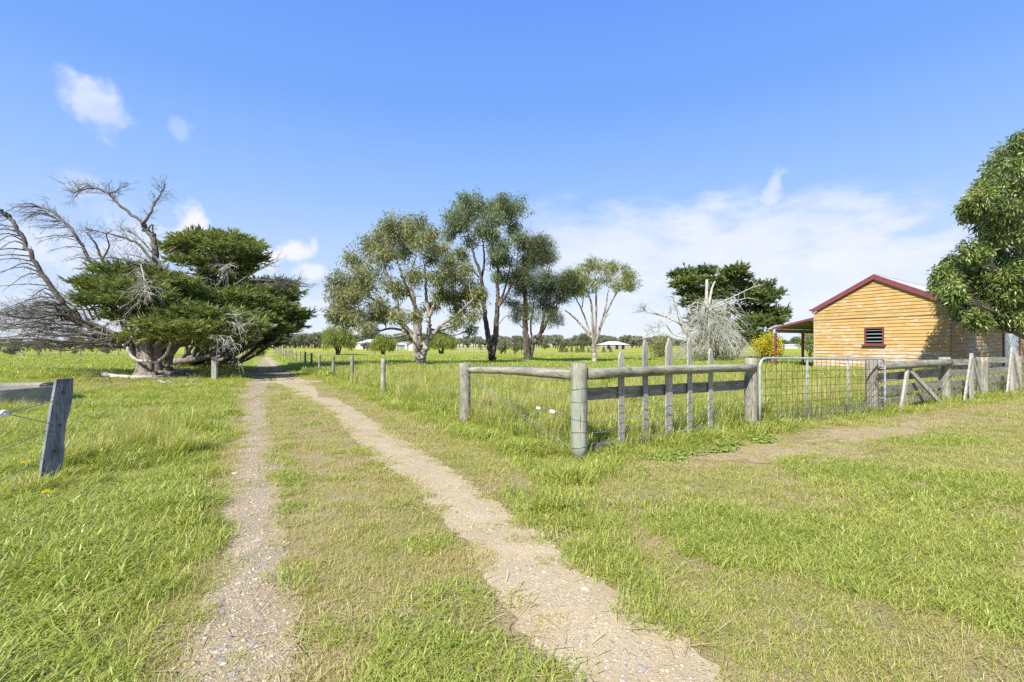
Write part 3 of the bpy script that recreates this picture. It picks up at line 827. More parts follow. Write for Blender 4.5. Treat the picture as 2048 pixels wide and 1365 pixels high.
m.add([bp(0, 0, 0), bp(0, L_B, 0), bp(0, L_B, EAVE), bp(0, 0, EAVE)], [np.array([[0, 1, 2, 3]])], .5)
m.add([bp(0, L_B, 0), bp(W_, L_B, 0), bp(W_, L_B, EAVE), bp(W_ / 2, L_B, EAVE + .2), bp(0, L_B, EAVE)], [np.array([[0, 1, 2, 3, 4]])], .5)
m.build('rear_wall', M['ochre'], barn)
m = MB()
for u in (0.0,):
    box(m, bp(u + .03, -.032, EAVE / 2), BU, BW, UP, .04, .012, EAVE / 2 - .02, .45)
m.build('corner_board', M['beam'], barn)
m = MB(); tube(m, [bp(-.3, -.06, 3.06), bp(.02, -.06, 3.05), bp(2.2, -.055, 3.085), bp(4.4, -.055, 3.07), bp(W_ + .1, -.06, 3.09)], .014, 6); m.build('conduit', M['board'], barn)
# window
m = MB()
wu0, wu1, wz0, wz1 = WIN
for (a, b, c0, c1) in ((wu0, wu0 + .07, wz0 + .07, wz1 - .07), (wu1 - .07, wu1, wz0 + .07, wz1 - .07), (wu0, wu1, wz1 - .07, wz1), (wu0, wu1, wz0, wz0 + .07)):
    box(m, bp((a + b) / 2, -.02, (c0 + c1) / 2), BU, BW, UP, (b - a) / 2, .055, (c1 - c0) / 2)
win = m.build('window', M['maroon'], barn)
m = MB(); box(m, bp((wu0 + wu1) / 2, -.085, wz0 - .035), BU, BW, UP, .58, .075, .03); m.build('sill', M['maroon'], win)
m = MB()
for k in range(4):
    z = wz0 + .19 + k * (wz1 - wz0 - .14) / 4
    ax = unit(BW * .9 + UP * .42)
    box(m, bp((wu0 + wu1) / 2, -.005, z), BU, ax, np.cross(BU, ax), .39, .062, .003)
m.build('louvre', M['glass'], win)
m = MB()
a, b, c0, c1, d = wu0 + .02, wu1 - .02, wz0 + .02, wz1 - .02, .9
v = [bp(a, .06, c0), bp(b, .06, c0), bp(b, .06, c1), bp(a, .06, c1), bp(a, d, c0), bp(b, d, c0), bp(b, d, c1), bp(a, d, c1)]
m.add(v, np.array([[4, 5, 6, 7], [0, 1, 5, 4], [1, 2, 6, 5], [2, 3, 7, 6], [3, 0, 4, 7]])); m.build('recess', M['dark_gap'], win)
# roof: a gable in front whose slopes fall away to hips behind
ov, oe, bh = .12, .05, .27
s_ = RISE / (W_ / 2); z_r = EAVE + RISE + bh; z_e = z_r - s_ * (W_ / 2 + oe); L_R = 6.2
m = MB()
apx, fl_, fr_, rl_, rr_ = bp(W_ / 2, -ov, z_r), bp(-oe, -ov, z_e), bp(W_ + oe, -ov, z_e), bp(-oe, L_R, z_e), bp(W_ + oe, L_R, z_e)
m.add([apx, fl_, fr_, rl_, rr_], np.array([[0, 2, 4], [0, 3, 1], [0, 4, 3]]))
dn = UP * .03
m.add([apx - dn, fl_ - dn, fr_ - dn, rl_ - dn, rr_ - dn], np.array([[0, 4, 2], [0, 1, 3], [0, 3, 4]]))
for k in np.arange(.08, .98, .024):            # ribs of the corrugated sheets, down each slope
    for a, b in ((fr_, rr_), (fl_, rl_)):
        e = a + (b - a) * k
        tube(m, [apx + (e - apx) * .06 + UP * .006, e + UP * .006], .012, 4, .5, False)
roof = m.build('roof', M['iron'], barn)
m = MB(); tube(m, [apx + UP * .02, rr_ + UP * .02], .04, 8); tube(m, [apx + UP * .02, rl_ + UP * .02], .04, 8); m.build('ridge_cap', M['iron'], roof)
m = MB()            # lean-to roof over the side extension
m.add([bp(W_ + .3, .2, EAVE - .02), bp(W_ + .3, L_B, EAVE + .12), bp(.5, L_B, EAVE + .45), bp(.5, L_R - .4, EAVE + .45), bp(W_ - .05, L_R - .4, EAVE + .1), bp(W_ - .05, .2, EAVE + .06)], [np.array([[0, 1, 2, 3, 4, 5]])])
m.build('extension_roof', M['iron'], barn)
m = MB(); box(m, bp(W_ + .33, L_B / 2 + .1, EAVE + .02), BU, unit(BW + UP * .012), UP, .05, L_B / 2 - .1, .07); m.build('gutter', M['maroon'], barn)
for sgn in (-1, 1):
    u_e = -oe if sgn < 0 else W_ + oe
    m = MB()
    pts = [bp(W_ / 2, -ov - .035, z_r + .005), bp(u_e, -ov - .035, z_e + .005), bp(u_e, -ov - .035, z_e - bh), bp(W_ / 2, -ov - .035, z_r - bh)]
    m.add(np.concatenate([pts, np.array(pts) + BW * .03]), BOXF); m.build('barge_board', M['maroon'], barn)
m = MB(); box(m, bp(-oe - .10, L_R / 2, z_e - .06), BU, BW, UP, .09, L_R / 2 + ov, .05); m.build('gutter', M['maroon'], barn)
# verandah on the far side
m = MB(); PW = 2.55
m.add([bp(0, -.05, 3.20), bp(0, L_B, 3.20), bp(-PW - .1, L_B, 2.66), bp(-PW - .1, -.05, 2.66)] + [bp(0, -.05, 3.16), bp(0, L_B, 3.16), bp(-PW - .1, L_B, 2.62), bp(-PW - .1, -.05, 2.62)], BOXF)
ver = m.build('verandah_roof', M['ceil'], barn)
m = MB(); v0 = [bp(0, -.09, 3.24), bp(-PW - .14, -.09, 2.70), bp(-PW - .14, -.09, 2.57), bp(0, -.09, 3.11)]
m.add(np.concatenate([v0, np.array(v0) + BW * .03]), BOXF); m.build('fascia', M['maroon'], ver)
m = MB(); box(m, bp(-PW, L_B / 2, 2.48), BU, BW, UP, .04, L_B / 2 - .1, .12); m.build('beam', M['beam'], ver)
for w in (.06, 3.0, 6.0, 9.0, 11.8):
    m = MB(); box(m, bp(-PW, w, 1.18), BU, BW, UP, .06, .06, 1.18); m.build('verandah_post', M['maroon'], barn)
# side door
m = MB()
for w in (6.09, 8.21): box(m, bp(W_ + .01, w, 1.55), BW, BU, UP, .09, .06, 1.55)
box(m, bp(W_ + .012, 7.15, 3.0), BW, BU, UP, 1.0, .06, .09)
dr = m.build('door_frame', M['maroon'], barn)
for w0, w1 in ((6.18, 7.14), (7.16, 8.12)):
    m = MB(); box(m, bp(W_ - .0, (w0 + w1) / 2, 1.46), BW, BU, UP, (w1 - w0) / 2 - .01, .02, 1.44); dd_ = m.build('door', M['door_panel'], barn)
    m = MB()
    for w in (w0 + .03, w1 - .03): box(m, bp(W_ + .024, w, 1.46), BW, BU, UP, .025, .008, 1.43)
    m.build('stile', M['white_wall'], dd_)

# bench of weathered timber by the barn
x, y = gp(1654, 748)
bt = thing('timber_bench', 'low weathered timber slab seat in the grass before the ochre wall', 'bench', (x, y, 0))
m = MB(); prism(m, [(-.72, -.03), (-.6, .05), (.5, .06), (.78, .0), (.7, -.05), (-.5, -.06)], (x, y, .31), BU, UP, BW, .34); m.build('seat', M['picket'], bt)
for s in (-.45, .45):
    m = MB(); c = np.array([x, y, .14]) + BU * s + BW * .17; box(m, c, BU, BW, UP, .07, .12, .14); m.build('leg', M['board'], bt)

# ------------------------------------------------------------------ water trough
tcx, tcy, tr = -13.05, 12.3, 1.32
tg = thing('water_trough', 'round pale concrete stock trough beside the leaning post', 'trough', (tcx, tcy, 0))
m = MB(); prof = [(tr * .96, -.05), (tr * .985, .2), (tr, .44), (tr, .47), (tr * .93, .47), (tr * .925, .1), (0.02, .08)]
k = 64; th = np.arange(k) * 2 * math.pi / k
v = np.array([[tcx + r * math.cos(a), tcy + r * math.sin(a), z] for r, z in prof for a in th])
i = np.arange(len(prof) - 1)[:, None] * k; j = np.arange(k)[None, :]
m.add(v, np.stack([i + j, i + (j + 1) % k, i + k + (j + 1) % k, i + k + j], -1).reshape(-1, 4)); m.build('basin', M['concrete'], tg, True)
m = MB(); m.add([[tcx + tr * .924 * math.cos(a), tcy + tr * .924 * math.sin(a), .40] for a in th], np.arange(k)[None, :]); m.build('water', M['water'], tg)
m = MB(); c = np.array([tcx + .75, tcy + .55, .42]); tube(m, [c - (0, 0, .03), c + (0, 0, .04), c + (0, 0, .09), c + (0, 0, .11)], [.16, .2, .14, .05], 14); m.build('float', M['black'], tg, True)
# ------------------------------------------------------------------ trees
def twigs(mb, path, n, length, r, spread=1.0, bias=(0, 0, 0), droop=0.0, lo=.25, sub=3, t=.5, wig=.12):
    """Fine bare side branches along a path, each with a few finer ones."""
    path = np.asarray(path, float); tan = unit(np.gradient(path, axis=0))
    for _ in range(n):
        f = rng.uniform(lo, 1.0) * (len(path) - 1); k = min(int(f), len(path) - 2)
        p = path[k] + (path[k + 1] - path[k]) * (f - k)
        d = unit(tan[k] * .55 + rand_dirs(1)[0] * spread + np.asarray(bias))
        L = length * rng.uniform(.45, 1.25)
        q = np.array([p, p + d * L * .35 + rng.normal(size=3) * L * wig * .4, p + d * L * .7 + rng.normal(size=3) * L * wig * .7 - UP * droop * L * .3, p + d * L + rng.normal(size=3) * L * wig - UP * droop * L * .8])
        tube(mb, q, [r, r * .75, r * .5, r * .22], 4, t, False)
        for _ in range(sub):
            g = rng.uniform(.3, 1) * 3; kk = min(int(g), 2)
            pp_ = q[kk] + (q[kk + 1] - q[kk]) * (g - kk)
            dd = unit(d + rand_dirs(1)[0] * .9 + np.asarray(bias) * .6)
            l2 = L * rng.uniform(.2, .5)
            tube(mb, [pp_, pp_ + dd * l2 * .5 + rng.normal(size=3) * l2 * .08, pp_ + dd * l2 - UP * droop * l2 * .6], [r * .5, r * .35, r * .14], 3, t, False)

def leaf_ball(mb, c, rad, n, ln, wd, hang=.5, base_t=.5, spread=.22):
    """A loose clump of leaves round c."""
    d = rand_dirs(n); rr = rad * rng.uniform(.15, 1.0, n) ** .6
    p = c + d * rr[:, None]
    dr = unit(d * .6 + rng.normal(size=(n, 3)) * .6 + np.array([0, 0, -hang]))
    leaves(mb, p, dr, ln * rng.uniform(.7, 1.3, n), wd * rng.uniform(.7, 1.2, n), np.clip(base_t + rng.normal(size=n) * spread, 0, 1))

def crown_tree(name, label, cat, base, Y, stems, blobs, trunk_mat, leaf_m, ln, wd, per_clump, clumps, clump_r, tint=.5, hang=.5, group=None, depth=.6, stem_r=.25, twig_r=.02, fill=.2):
    """stems: [(polyline of (column,row,depth shift), radius at start, at end)]; blobs: (column,row,radius)."""
    t = thing(name, label, cat, (base[0], base[1], 0), group)
    tr = MB(); br = MB(); lv = MB()
    paths = []
    for pl, r0, r1 in stems:
        c = np.array([pp(a, b, Y + d) for a, b, d in pl])
        p = smooth_path(c, 8 * len(c))
        p[1:-1] += rng.normal(size=(len(p) - 2, 3)) * r0 * .12
        rr = np.linspace(r0, r1, len(p))
        tube(tr, p, rr, 10, rng.uniform(.4, .6), True, .06)
        paths.append((p, rr))
    allp = np.concatenate([p for p, _ in paths]); allr = np.concatenate([r for _, r in paths])
    cx = np.mean([b[0] for b in blobs]); half = max(abs(b[0] - cx) for b in blobs) + 1
    for bx, by, rad in blobs:
        bx += rng.normal() * 4; by += rng.normal() * 4; rad *= rng.uniform(.72, 1.18)
        Rw = rad * Y / FPX
        dep = rng.uniform(-1, 1) * depth * half * Y / FPX * math.sqrt(max(.08, 1 - ((bx - cx) / half) ** 2))
        Yb = Y + dep
        c = pp(bx, by, Yb); c = c + (pp(bx, by, Y) - c) * 0.0
        # limb from the nearest lower stem point
        dz = allp - c
        cost = np.linalg.norm(dz, axis=1) + np.maximum(0, allp[:, 2] - c[2] + Rw * .5) * 3
        k = int(np.argmin(cost)); p0 = allp[k]; r0 = min(allr[k] * .6, .10)
        midp = (p0 * .5 + c * .5) + np.array([0, 0, -.12 * np.linalg.norm(c - p0)]) + rng.normal(size=3) * .12
        lp = smooth_path([p0, midp, c], 9)
        tube(br, lp, np.linspace(r0, r0 * .35, 9), 6, .5, False)
        for _ in range(max(4, int(clumps * min(1.15, (rad / 24.0) ** 1.25)))):
            d = rand_dirs(1)[0]; d[2] = d[2] * .85 + .15
            q = c + d * Rw * rng.uniform(.25, 1.3) * np.array([1.05, 1.05, .95])
            s = lp[rng.integers(5, 9)]
            tube(br, [s, (s + q) / 2 + rng.normal(size=3) * .1 * Rw, q], [r0 * .28, r0 * .2, .006], 4, .5, False)
            leaf_ball(lv, q, clump_r * rng.uniform(.7, 1.25), int(per_clump * rng.uniform(.6, 1.3)), ln, wd, hang, np.clip(tint + rng.normal() * fill, .05, .95))
    tr.build('trunk', trunk_mat, t, True)
    br.build('branches', trunk_mat, t, True)
    lv.build('crown', leaf_m, t)
    return t

def zc(x, y): return 620 + x * .332, 370 + y * .332
def stem(pts, r0, r1, ds=None):
    return ([(*zc(x, y), (0 if ds is None else ds * i / (len(pts) - 1))) for i, (x, y) in enumerate(pts)], r0, r1)
def zb(L): return [(*zc(x, y), r * .332) for x, y, r in L]

# spreading gum
b = gp(842, 735)
crown_tree('gum_tree', 'broad spreading gum tree with forked white trunk and olive crown', 'tree', b, b[1],
    [stem([(668, 1100), (660, 1040), (655, 960)], .33, .27), stem([(660, 970), (600, 890), (540, 820), (520, 700), (480, 580), (440, 480)], .24, .07, -1.5), stem([(600, 890), (500, 865), (400, 880), (330, 850)], .10, .05, 1.2),
     stem([(660, 970), (655, 800), (620, 700), (560, 560), (520, 440)], .2, .06, 1.6), stem([(637, 740), (600, 560), (640, 430)], .12, .05, -.8), stem([(690, 1000), (715, 900), (715, 800), (700, 650), (690, 480)], .24, .06, .8),
     stem([(720, 930), (800, 840), (900, 770), (980, 690)], .15, .05, -1.2), stem([(668, 1060), (690, 1000)], .28, .22), stem([(540, 820), (400, 700), (260, 640)], .12, .04, 1.5), stem([(715, 800), (800, 600), (860, 480)], .12, .04, 2.)],
    zb([(560, 290, 95), (450, 320, 85), (350, 370, 85), (270, 460, 80), (190, 580, 75), (150, 680, 62), (250, 660, 85), (350, 540, 85), (430, 430, 95), (560, 410, 95), (680, 320, 85), (770, 390, 75), (840, 470, 70), (900, 440, 50), (720, 450, 75), (880, 560, 75), (960, 640, 75), (1000, 700, 58), (860, 670, 72),
        (420, 730, 70), (490, 760, 55), (560, 790, 45), (270, 790, 62), (330, 850, 38), (860, 870, 26), (970, 850, 32), (780, 560, 70), (310, 620, 80), (740, 730, 42), (480, 630, 55), (630, 250, 60), (500, 250, 60), (800, 700, 55), (200, 760, 55), (180, 830, 36), (640, 560, 55), (1040, 640, 40), (560, 660, 40), (960, 500, 40), (150, 760, 50), (225, 830, 38), (640, 770, 36), (900, 760, 42), (900, 830, 30), (350, 800, 50), (1000, 780, 36), (440, 820, 34)]),
    M['gum_bark'], M['gum_leaf'], .27, .062, 42, 31, .46, .52, .75)
# tall gum
b = gp(984, 728)
crown_tree('gum_tree', 'tallest gum tree with dark forked trunk and blue green crown', 'tree', b, b[1],
    [stem([(1097, 1085), (1096, 1040), (1092, 985)], .34, .29), stem([(1094, 1020), (1070, 900), (1050, 750), (1030, 560), (985, 420), (940, 260)], .27, .05, -1), stem([(1098, 1020), (1118, 880), (1130, 720), (1130, 600), (1130, 450), (1100, 240)], .27, .05, 1.2),
     stem([(1130, 740), (1195, 640), (1240, 500), (1260, 340)], .14, .04, -1.4), stem([(1130, 730), (1170, 640), (1190, 560), (1220, 430)], .10, .04, 1), stem([(1030, 570), (1050, 460), (1040, 320)], .12, .05, 1.5), stem([(1020, 560), (960, 480), (930, 380)], .07, .03, -1), stem([(1120, 860), (1170, 800), (1195, 785)], .04, .015, .4)],
    zb([(920, 140, 68), (855, 195, 50), (1000, 125, 62), (1090, 135, 65), (1160, 115, 55), (1215, 165, 62), (1150, 215, 75), (1035, 220, 72), (920, 240, 70), (850, 300, 38), (960, 310, 45), (1085, 290, 62), (1225, 265, 68), (1170, 370, 68), (1110, 400, 50), (1270, 300, 55), (1200, 470, 58), (1130, 490, 42), (1290, 370, 48), (1290, 430, 40), (1140, 555, 35), (880, 250, 45), (960, 180, 60), (1100, 200, 60), (940, 95, 36), (1150, 85, 34), (1180, 550, 34), (1020, 300, 40)]),
    M['gum_dark'], M['gum_leaf_blue'], .27, .066, 44, 32, .47, .52, .85)
# dark she-oak
b = gp(1055, 727)
crown_tree('she_oak_tree', 'dark fine leaved tree with two black stems between the gums', 'tree', b, b[1],
    [stem([(1315, 1085), (1313, 1050)], .36, .33), stem([(1309, 1065), (1298, 900), (1298, 700), (1292, 560), (1320, 440)], .30, .06, -.8), stem([(1320, 1065), (1345, 960), (1400, 880), (1440, 800), (1490, 720)], .25, .05, .9), stem([(1390, 890), (1410, 780), (1430, 640), (1440, 500)], .14, .04, -1), stem([(1345, 960), (1330, 850), (1350, 700)], .10, .04, 1.2), stem([(1298, 880), (1250, 830), (1215, 800)], .05, .02, .5), stem([(1440, 820), (1500, 840), (1530, 850)], .05, .015, .3)],
    zb([(1345, 400, 55), (1410, 390, 55), (1440, 460, 45), (1300, 480, 52), (1250, 540, 42), (1310, 560, 58), (1250, 620, 52), (1220, 690, 36), (1260, 750, 42), (1340, 650, 44), (1400, 700, 52), (1445, 630, 58), (1470, 740, 58), (1520, 690, 52), (1440, 560, 42), (1510, 610, 52), (1580, 580, 58), (1630, 600, 38), (1470, 820, 38), (1380, 480, 45), (1240, 800, 28), (1400, 340, 30), (1560, 640, 44), (1300, 740, 34), (1370, 800, 24), (1230, 580, 38), (1450, 420, 38)]),
    M['gum_dark'], M['she_oak_leaf'], .30, .036, 78, 34, .55, .45, .35)
# small bare limbed gum
b = gp(1188, 727)
crown_tree('gum_tree', 'smaller pale gum with bare spreading limbs and thin flat crown', 'tree', b, b[1],
    [stem([(1712, 1085), (1710, 1000), (1712, 950)], .24, .18), stem([(1708, 960), (1700, 800), (1690, 700), (1650, 610), (1620, 560)], .12, .04, -1), stem([(1704, 930), (1640, 850), (1580, 790), (1535, 755)], .13, .04, 1), stem([(1716, 960), (1750, 850), (1780, 740), (1800, 620)], .14, .04, .8), stem([(1712, 960), (1722, 800), (1722, 600), (1720, 560)], .12, .04, -.6),
     stem([(1745, 870), (1820, 700), (1870, 620), (1900, 590)], .09, .03, -.8), stem([(1690, 900), (1640, 760), (1600, 680), (1570, 600)], .08, .03, 1.2), stem([(1640, 740), (1650, 640)], .05, .03), stem([(1780, 800), (1820, 765)], .025, .01)],
    zb([(1600, 525, 42), (1660, 505, 45), (1720, 515, 48), (1780, 520, 42), (1850, 515, 48), (1905, 550, 50), (1935, 600, 38), (1850, 575, 40), (1780, 590, 34), (1700, 580, 40), (1920, 645, 22), (1650, 570, 40), (1560, 560, 36), (1880, 500, 34), (1620, 620, 24), (1820, 500, 30), (1700, 480, 26), (1590, 640, 34), (1640, 650, 26), (1560, 600, 40), (1900, 620, 34), (1840, 610, 24), (1950, 560, 24), (1690, 620, 20)]),
    M['gum_bark'], M['gum_leaf_lime'], .27, .06, 34, 25, .42, .55, .55)

# near tree at the right, reaching in over the yard
def zr(x, y, r): return (1560 + x * .3516, 260 + y * .3516, r * .3516)
NB = [(1390, 70, 55), (1340, 130, 80), (1270, 200, 80), (1330, 280, 95), (1230, 300, 75), (1170, 360, 65), (1130, 430, 62), (1085, 465, 42), (1250, 420, 105), (1370, 420, 100), (1190, 520, 75), (1300, 560, 105), (1180, 640, 75), (1100, 700, 55), (1290, 700, 105), (990, 775, 70), (940, 830, 50), (908, 885, 28), (1060, 830, 85), (1180, 830, 105), (1320, 850, 105), (975, 925, 48), (1080, 950, 85), (1200, 970, 95), (1330, 1000, 95), (1040, 1030, 50), (1130, 1075, 42), (1250, 1055, 45), (1350, 1080, 48),
      (1480, 120, 130), (1500, 330, 140), (1480, 560, 140), (1500, 800, 150), (1500, 1020, 130), (1640, 60, 140), (1680, 300, 160), (1680, 560, 160), (1680, 820, 160), (1660, 1040, 130), (1850, 200, 150), (1880, 480, 170), (1870, 780, 160), (2050, 400, 140), (2080, 680, 150), (1600, -60, 110), (1760, -20, 120), (2030, 900, 110), (1250, 1000, 90), (1420, 980, 90), (1230, 880, 90)]
Yt = 20.5
t = thing('broadleaf_tree', 'dense glossy green tree leaning in at the right edge before the barn', 'tree', (*pp(2140, 700, Yt)[:2], 0))
tr, br, lv = MB(), MB(), MB()
base = np.array([*pp(2140, 700, Yt)[:2], -.05])
tp = smooth_path([base, base + (0, .1, 1.2), base + (-.1, .1, 2.4), base + (.1, -.1, 4.2), base + (.2, 0, 7.8)], 20)
tube(tr, tp, np.linspace(.34, .10, 20), 12, .5, True, .06)
for bx, by, rad in [zr(*q) for q in NB]:
    Rw = rad * Yt / FPX
    offc = (bx - 2140) / 290
    dep = rng.uniform(-2.6, 1.0)
    c = pp(bx, by, Yt + dep)
    k = int(np.clip((c[2] - 1.4) / 8, .08, .95) * 16)
    p0 = tp[k]
    lp = smooth_path([p0, (p0 + c) / 2 + (0, 0, .25), c], 9)
    tube(br, lp, np.linspace(.075, .02, 9), 6, .5, False)
    ncl = int(16 + Rw * 26) if bx < 2100 else int(10 + Rw * 10)
    for _ in range(ncl):
        d = rand_dirs(1)[0]
        q = c + d * Rw * rng.uniform(.2, 1.0) ** .5
        s = lp[rng.integers(5, 9)]
        tube(br, [s, (s + q) / 2 + rng.normal(size=3) * .1, q], [.014, .010, .004], 4, .5, False)
        leaf_ball(lv, q, rng.uniform(.2, .40), int(rng.uniform(26, 50)), .19, .062, .8, np.clip(.50 + rng.normal() * .24, .05, 1))
tr.build('trunk', M['bark_grey'], t, True); br.build('branches', M['bark_grey'], t, True); lv.build('crown', M['near_leaf'], t)

# ------------------------------------------------------------------ cypresses
def pad(lv, c, rx, ry, rz, n, ln, wd, tint=.5, lift=.35, out=None):
    """A flat shelf of cypress foliage made of feathery sprays."""
    for _ in range(n):
        d = rand_dirs(1)[0]
        if d[2] < -.3 and rng.random() < .5: d[2] *= -1
        f = rng.uniform(.25, 1.0) ** .45 * (1 if rng.random() < .85 else rng.uniform(1.05, 1.3))
        p = c + d * np.array([rx, ry, rz]) * f
        h = np.array([d[0] / max(rx, .1), d[1] / max(ry, .1), 0]) * max(rx, ry)
        h = unit(h + rng.normal(size=3) * .35 + (0 if out is None else np.asarray(out)))
        ax = unit(h + UP * lift * rng.uniform(.3, 1.6))
        L = ln * rng.uniform(.6, 1.3); k = 14
        side = unit(np.cross(ax, UP) + rng.normal(size=3) * .25)
        s = rng.uniform(0, .75, k)
        ang = rng.normal(size=k) * .55
        dirs = ax[None] * np.cos(ang)[:, None] + side[None] * np.sin(ang)[:, None] + rng.normal(size=(k, 3)) * .22
        tt = np.clip(tint + rng.normal() * .12 + rng.normal(size=k) * .12, 0, 1)
        leaves(lv, p[None] + ax[None] * (s * L)[:, None], dirs, L * rng.uniform(.35, .6, k), wd * rng.uniform(.7, 1.3, k), tt)

def P(px, py, Y): return pp(px, py, Y)
Y1 = 23.0
bx_, by_ = gp(303, 755)
ct = thing('cypress_tree', 'huge old cypress with fluted trunk and long dead limbs sweeping left', 'tree', (bx_, by_, 0))
tm = MB()
for dx, dy, r, tx, ty, tz in ((-.75, .1, .40, -1.6, .2, 2.1), (-.35, -.35, .42, -.5, -.2, 2.4), (.1, -.5, .46, .1, -.4, 2.6), (.5, -.25, .42, .7, 0, 2.6), (.85, .1, .40, 1.6, .3, 2.3), (0, .4, .55, 0, .5, 3.2), (-.5, .5, .45, -1, 1, 2.6), (.6, .6, .45, 1.2, 1.2, 2.8)):
    b0 = np.array([bx_ + dx * .62, by_ + dy * .7, -.1])
    p = smooth_path([b0 + np.array([dx * .22, dy * .3, 0]), b0 + np.array([0, 0, .45]), b0 + np.array([(tx - dx) * .25, (ty - dy) * .25, tz * .5]), np.array([bx_ + tx, by_ + ty, tz])], 14)
    rad = np.interp(np.linspace(0, 1, 14), [0, .15, .4, 1], [r * 1.0, r * .72, r * .62, r * .42])
    tube(tm, p, rad, 16, rng.uniform(.3, .7), True, .13)
for _ in range(9):      # surface roots
    a = rng.uniform(0, 2 * math.pi); s = np.array([bx_ + math.cos(a) * .8, by_ + math.sin(a) * .6, .16]); e = s + np.array([math.cos(a), math.sin(a), 0]) * rng.uniform(.6, 1.6)
    tube(tm, smooth_path([s, (s + e) / 2 + (rng.normal() * .2, 0, -.02), e - UP * .16], 8), np.linspace(.2, .05, 8), 8, .4, True, .08)
tm.build('trunk', M['bark_grey'], ct, True)
lm = MB(); live = MB()
# living limbs inside the crown
for px, py, dY, r in ((235, 585, 1, .16), (300, 570, -1, .2), (340, 600, 1.5, .18), (215, 610, -1, .13), (400, 650, -2, .2), (440, 650, -.6, .18), (330, 655, -2.2, .16), (310, 520, .6, .22), (300, 640, 0, .2), (470, 655, .8, .16)):
    e = P(px, py, Y1 + dY); s = np.array([bx_ + np.clip((e[0] - bx_) * .25, -.8, .8), by_ + dY * .2, 1.5])
    tube(live, smooth_path([s, (s * .55 + e * .45) + (0, 0, -.15), e], 10), np.linspace(r, r * .35, 10), 8, .4, True, .05)
live.build('limbs', M['bark_grey'], ct, True)
def dead(pts, r0, r1, dsp, ntw, ltw, rtw=.012, bias=(0, 0, 0), droop=0., sub=3, lo=.2, n=None, wig=.12):
    c = [P(a, b, Y1 + dsp * i / (len(pts) - 1)) for i, (a, b) in enumerate(pts)]
    p = smooth_path(c, n or len(c) * 5)
    p[1:-1] += rng.normal(size=(len(p) - 2, 3)) * r0 * .18
    tube(lm, p, np.linspace(r0, r1, len(p)), 8, rng.uniform(.2, .6), False, .05)
    if ntw: twigs(lm, p, ntw, ltw, rtw, .9, bias, droop, lo, sub, .45, wig)
    return p
dead([(262, 692), (230, 680), (190, 662), (162, 643), (125, 606), (84, 549), (54, 495), (32, 451), (13, 429), (0, 421), (-30, 408), (-60, 402)], .16, .035, -1.5, 34, .9, .014, (-.9, 0, .1), .15, 3, .35)
for f in np.linspace(0, 1, 17):          # level side limbs of the leaning stem
    x0, y0 = np.interp(f, [0, .3, .6, 1], [130, 84, 54, 20]), np.interp(f, [0, .3, .6, 1], [612, 549, 495, 436])
    L = rng.uniform(60, 130)
    dead([(x0, y0), (x0 - L * .4, y0 - rng.uniform(0, 14)), (x0 - L, y0 + rng.uniform(-4, 22))], .035, .008, -1.5 + rng.uniform(-1.5, 1.5), 5, .5, .008, (-.6, 0, 0), .1, 2)
dead([(297, 690), (285, 640), (262, 605), (236, 576), (195, 545), (172, 508), (148, 465), (125, 441), (101, 421), (71, 411)], .13, .03, .8, 30, .85, .013, (-.8, 0, .2), 0, 4, .45)
for k in range(22):                     # flat spray at its top
    a = rng.uniform(0, 1); x0, y0 = np.interp(a, [0, 1], [140, 75]), np.interp(a, [0, 1], [456, 412])
    dead([(x0, y0), (x0 - rng.uniform(15, 40), y0 - rng.uniform(-4, 10)), (x0 - rng.uniform(45, 80), y0 + rng.uniform(-8, 18))], .022, .005, rng.uniform(-1, 1), 6, .35, .007, (-.5, 0, .1), 0, 3)
for k in range(12):
    a = rng.uniform(0, 1); x0, y0 = np.interp(a, [0, 1], [150, 215]), np.interp(a, [0, 1], [470, 560])
    L = rng.uniform(35, 95); dead([(x0, y0), (x0 - L * .5, y0 - rng.uniform(-2, 10)), (x0 - L, y0 + rng.uniform(-6, 10))], .026, .007, rng.uniform(-1, 1), 5, .4, .008, (-.5, 0, .1), .1, 3)
dead([(300, 690), (302, 640), (306, 570), (310, 518), (308, 481), (293, 461), (288, 446)], .19, .105, .5, 6, .7, .014, (0, 0, .1), 0, 3, .5)
dead([(288, 446), (256, 424), (232, 404), (216, 387), (189, 377), (160, 382), (145, 387)], .075, .016, .3, 60, .75, .011, (-.45, 0, .25), 0, 5, .25)
dead([(288, 446), (297, 431), (307, 411), (320, 390), (330, 374)], .075, .016, .8, 46, .6, .010, (.15, 0, .1), 0, 5, .2)
dead([(293, 461), (304, 450), (307, 466), (312, 478)], .04, .02, .6, 6, .4, .008)
dead([(216, 387), (230, 384), (240, 378), (258, 370)], .035, .008, .5, 26, .45, .008, (.2, 0, .25), 0, 4, .1)
dead([(189, 377), (176, 372), (150, 385)], .03, .008, .2, 16, .4, .008, (-.4, 0, .1), 0, 4, .1)
dead([(232, 560), (202, 515), (189, 485), (173, 465)], .08, .02, -.4, 14, .6, .010, (0, 0, .3), 0, 3)
dead([(205, 520), (218, 492), (212, 470), (225, 462)], .045, .012, -.2, 12, .5, .009, (0, 0, .2), 0, 3)
dead([(320, 545), (280, 492), (258, 480), (232, 471), (200, 464), (176, 460)], .07, .012, -.6, 44, .7, .010, (-.3, 0, .1), 0, 4)
dead([(330, 540), (300, 500), (270, 470), (240, 458)], .05, .012, .7, 34, .6, .009, (-.2, 0, .2), 0, 4)
dead([(300, 530), (250, 520), (210, 516), (170, 522)], .05, .01, -1, 44, .6, .009, (-.3, 0, .15), 0, 4)
dead([(330, 560), (290, 520), (250, 508)], .05, .01, 1.2, 34, .6, .009, (0, 0, .2), 0, 4)
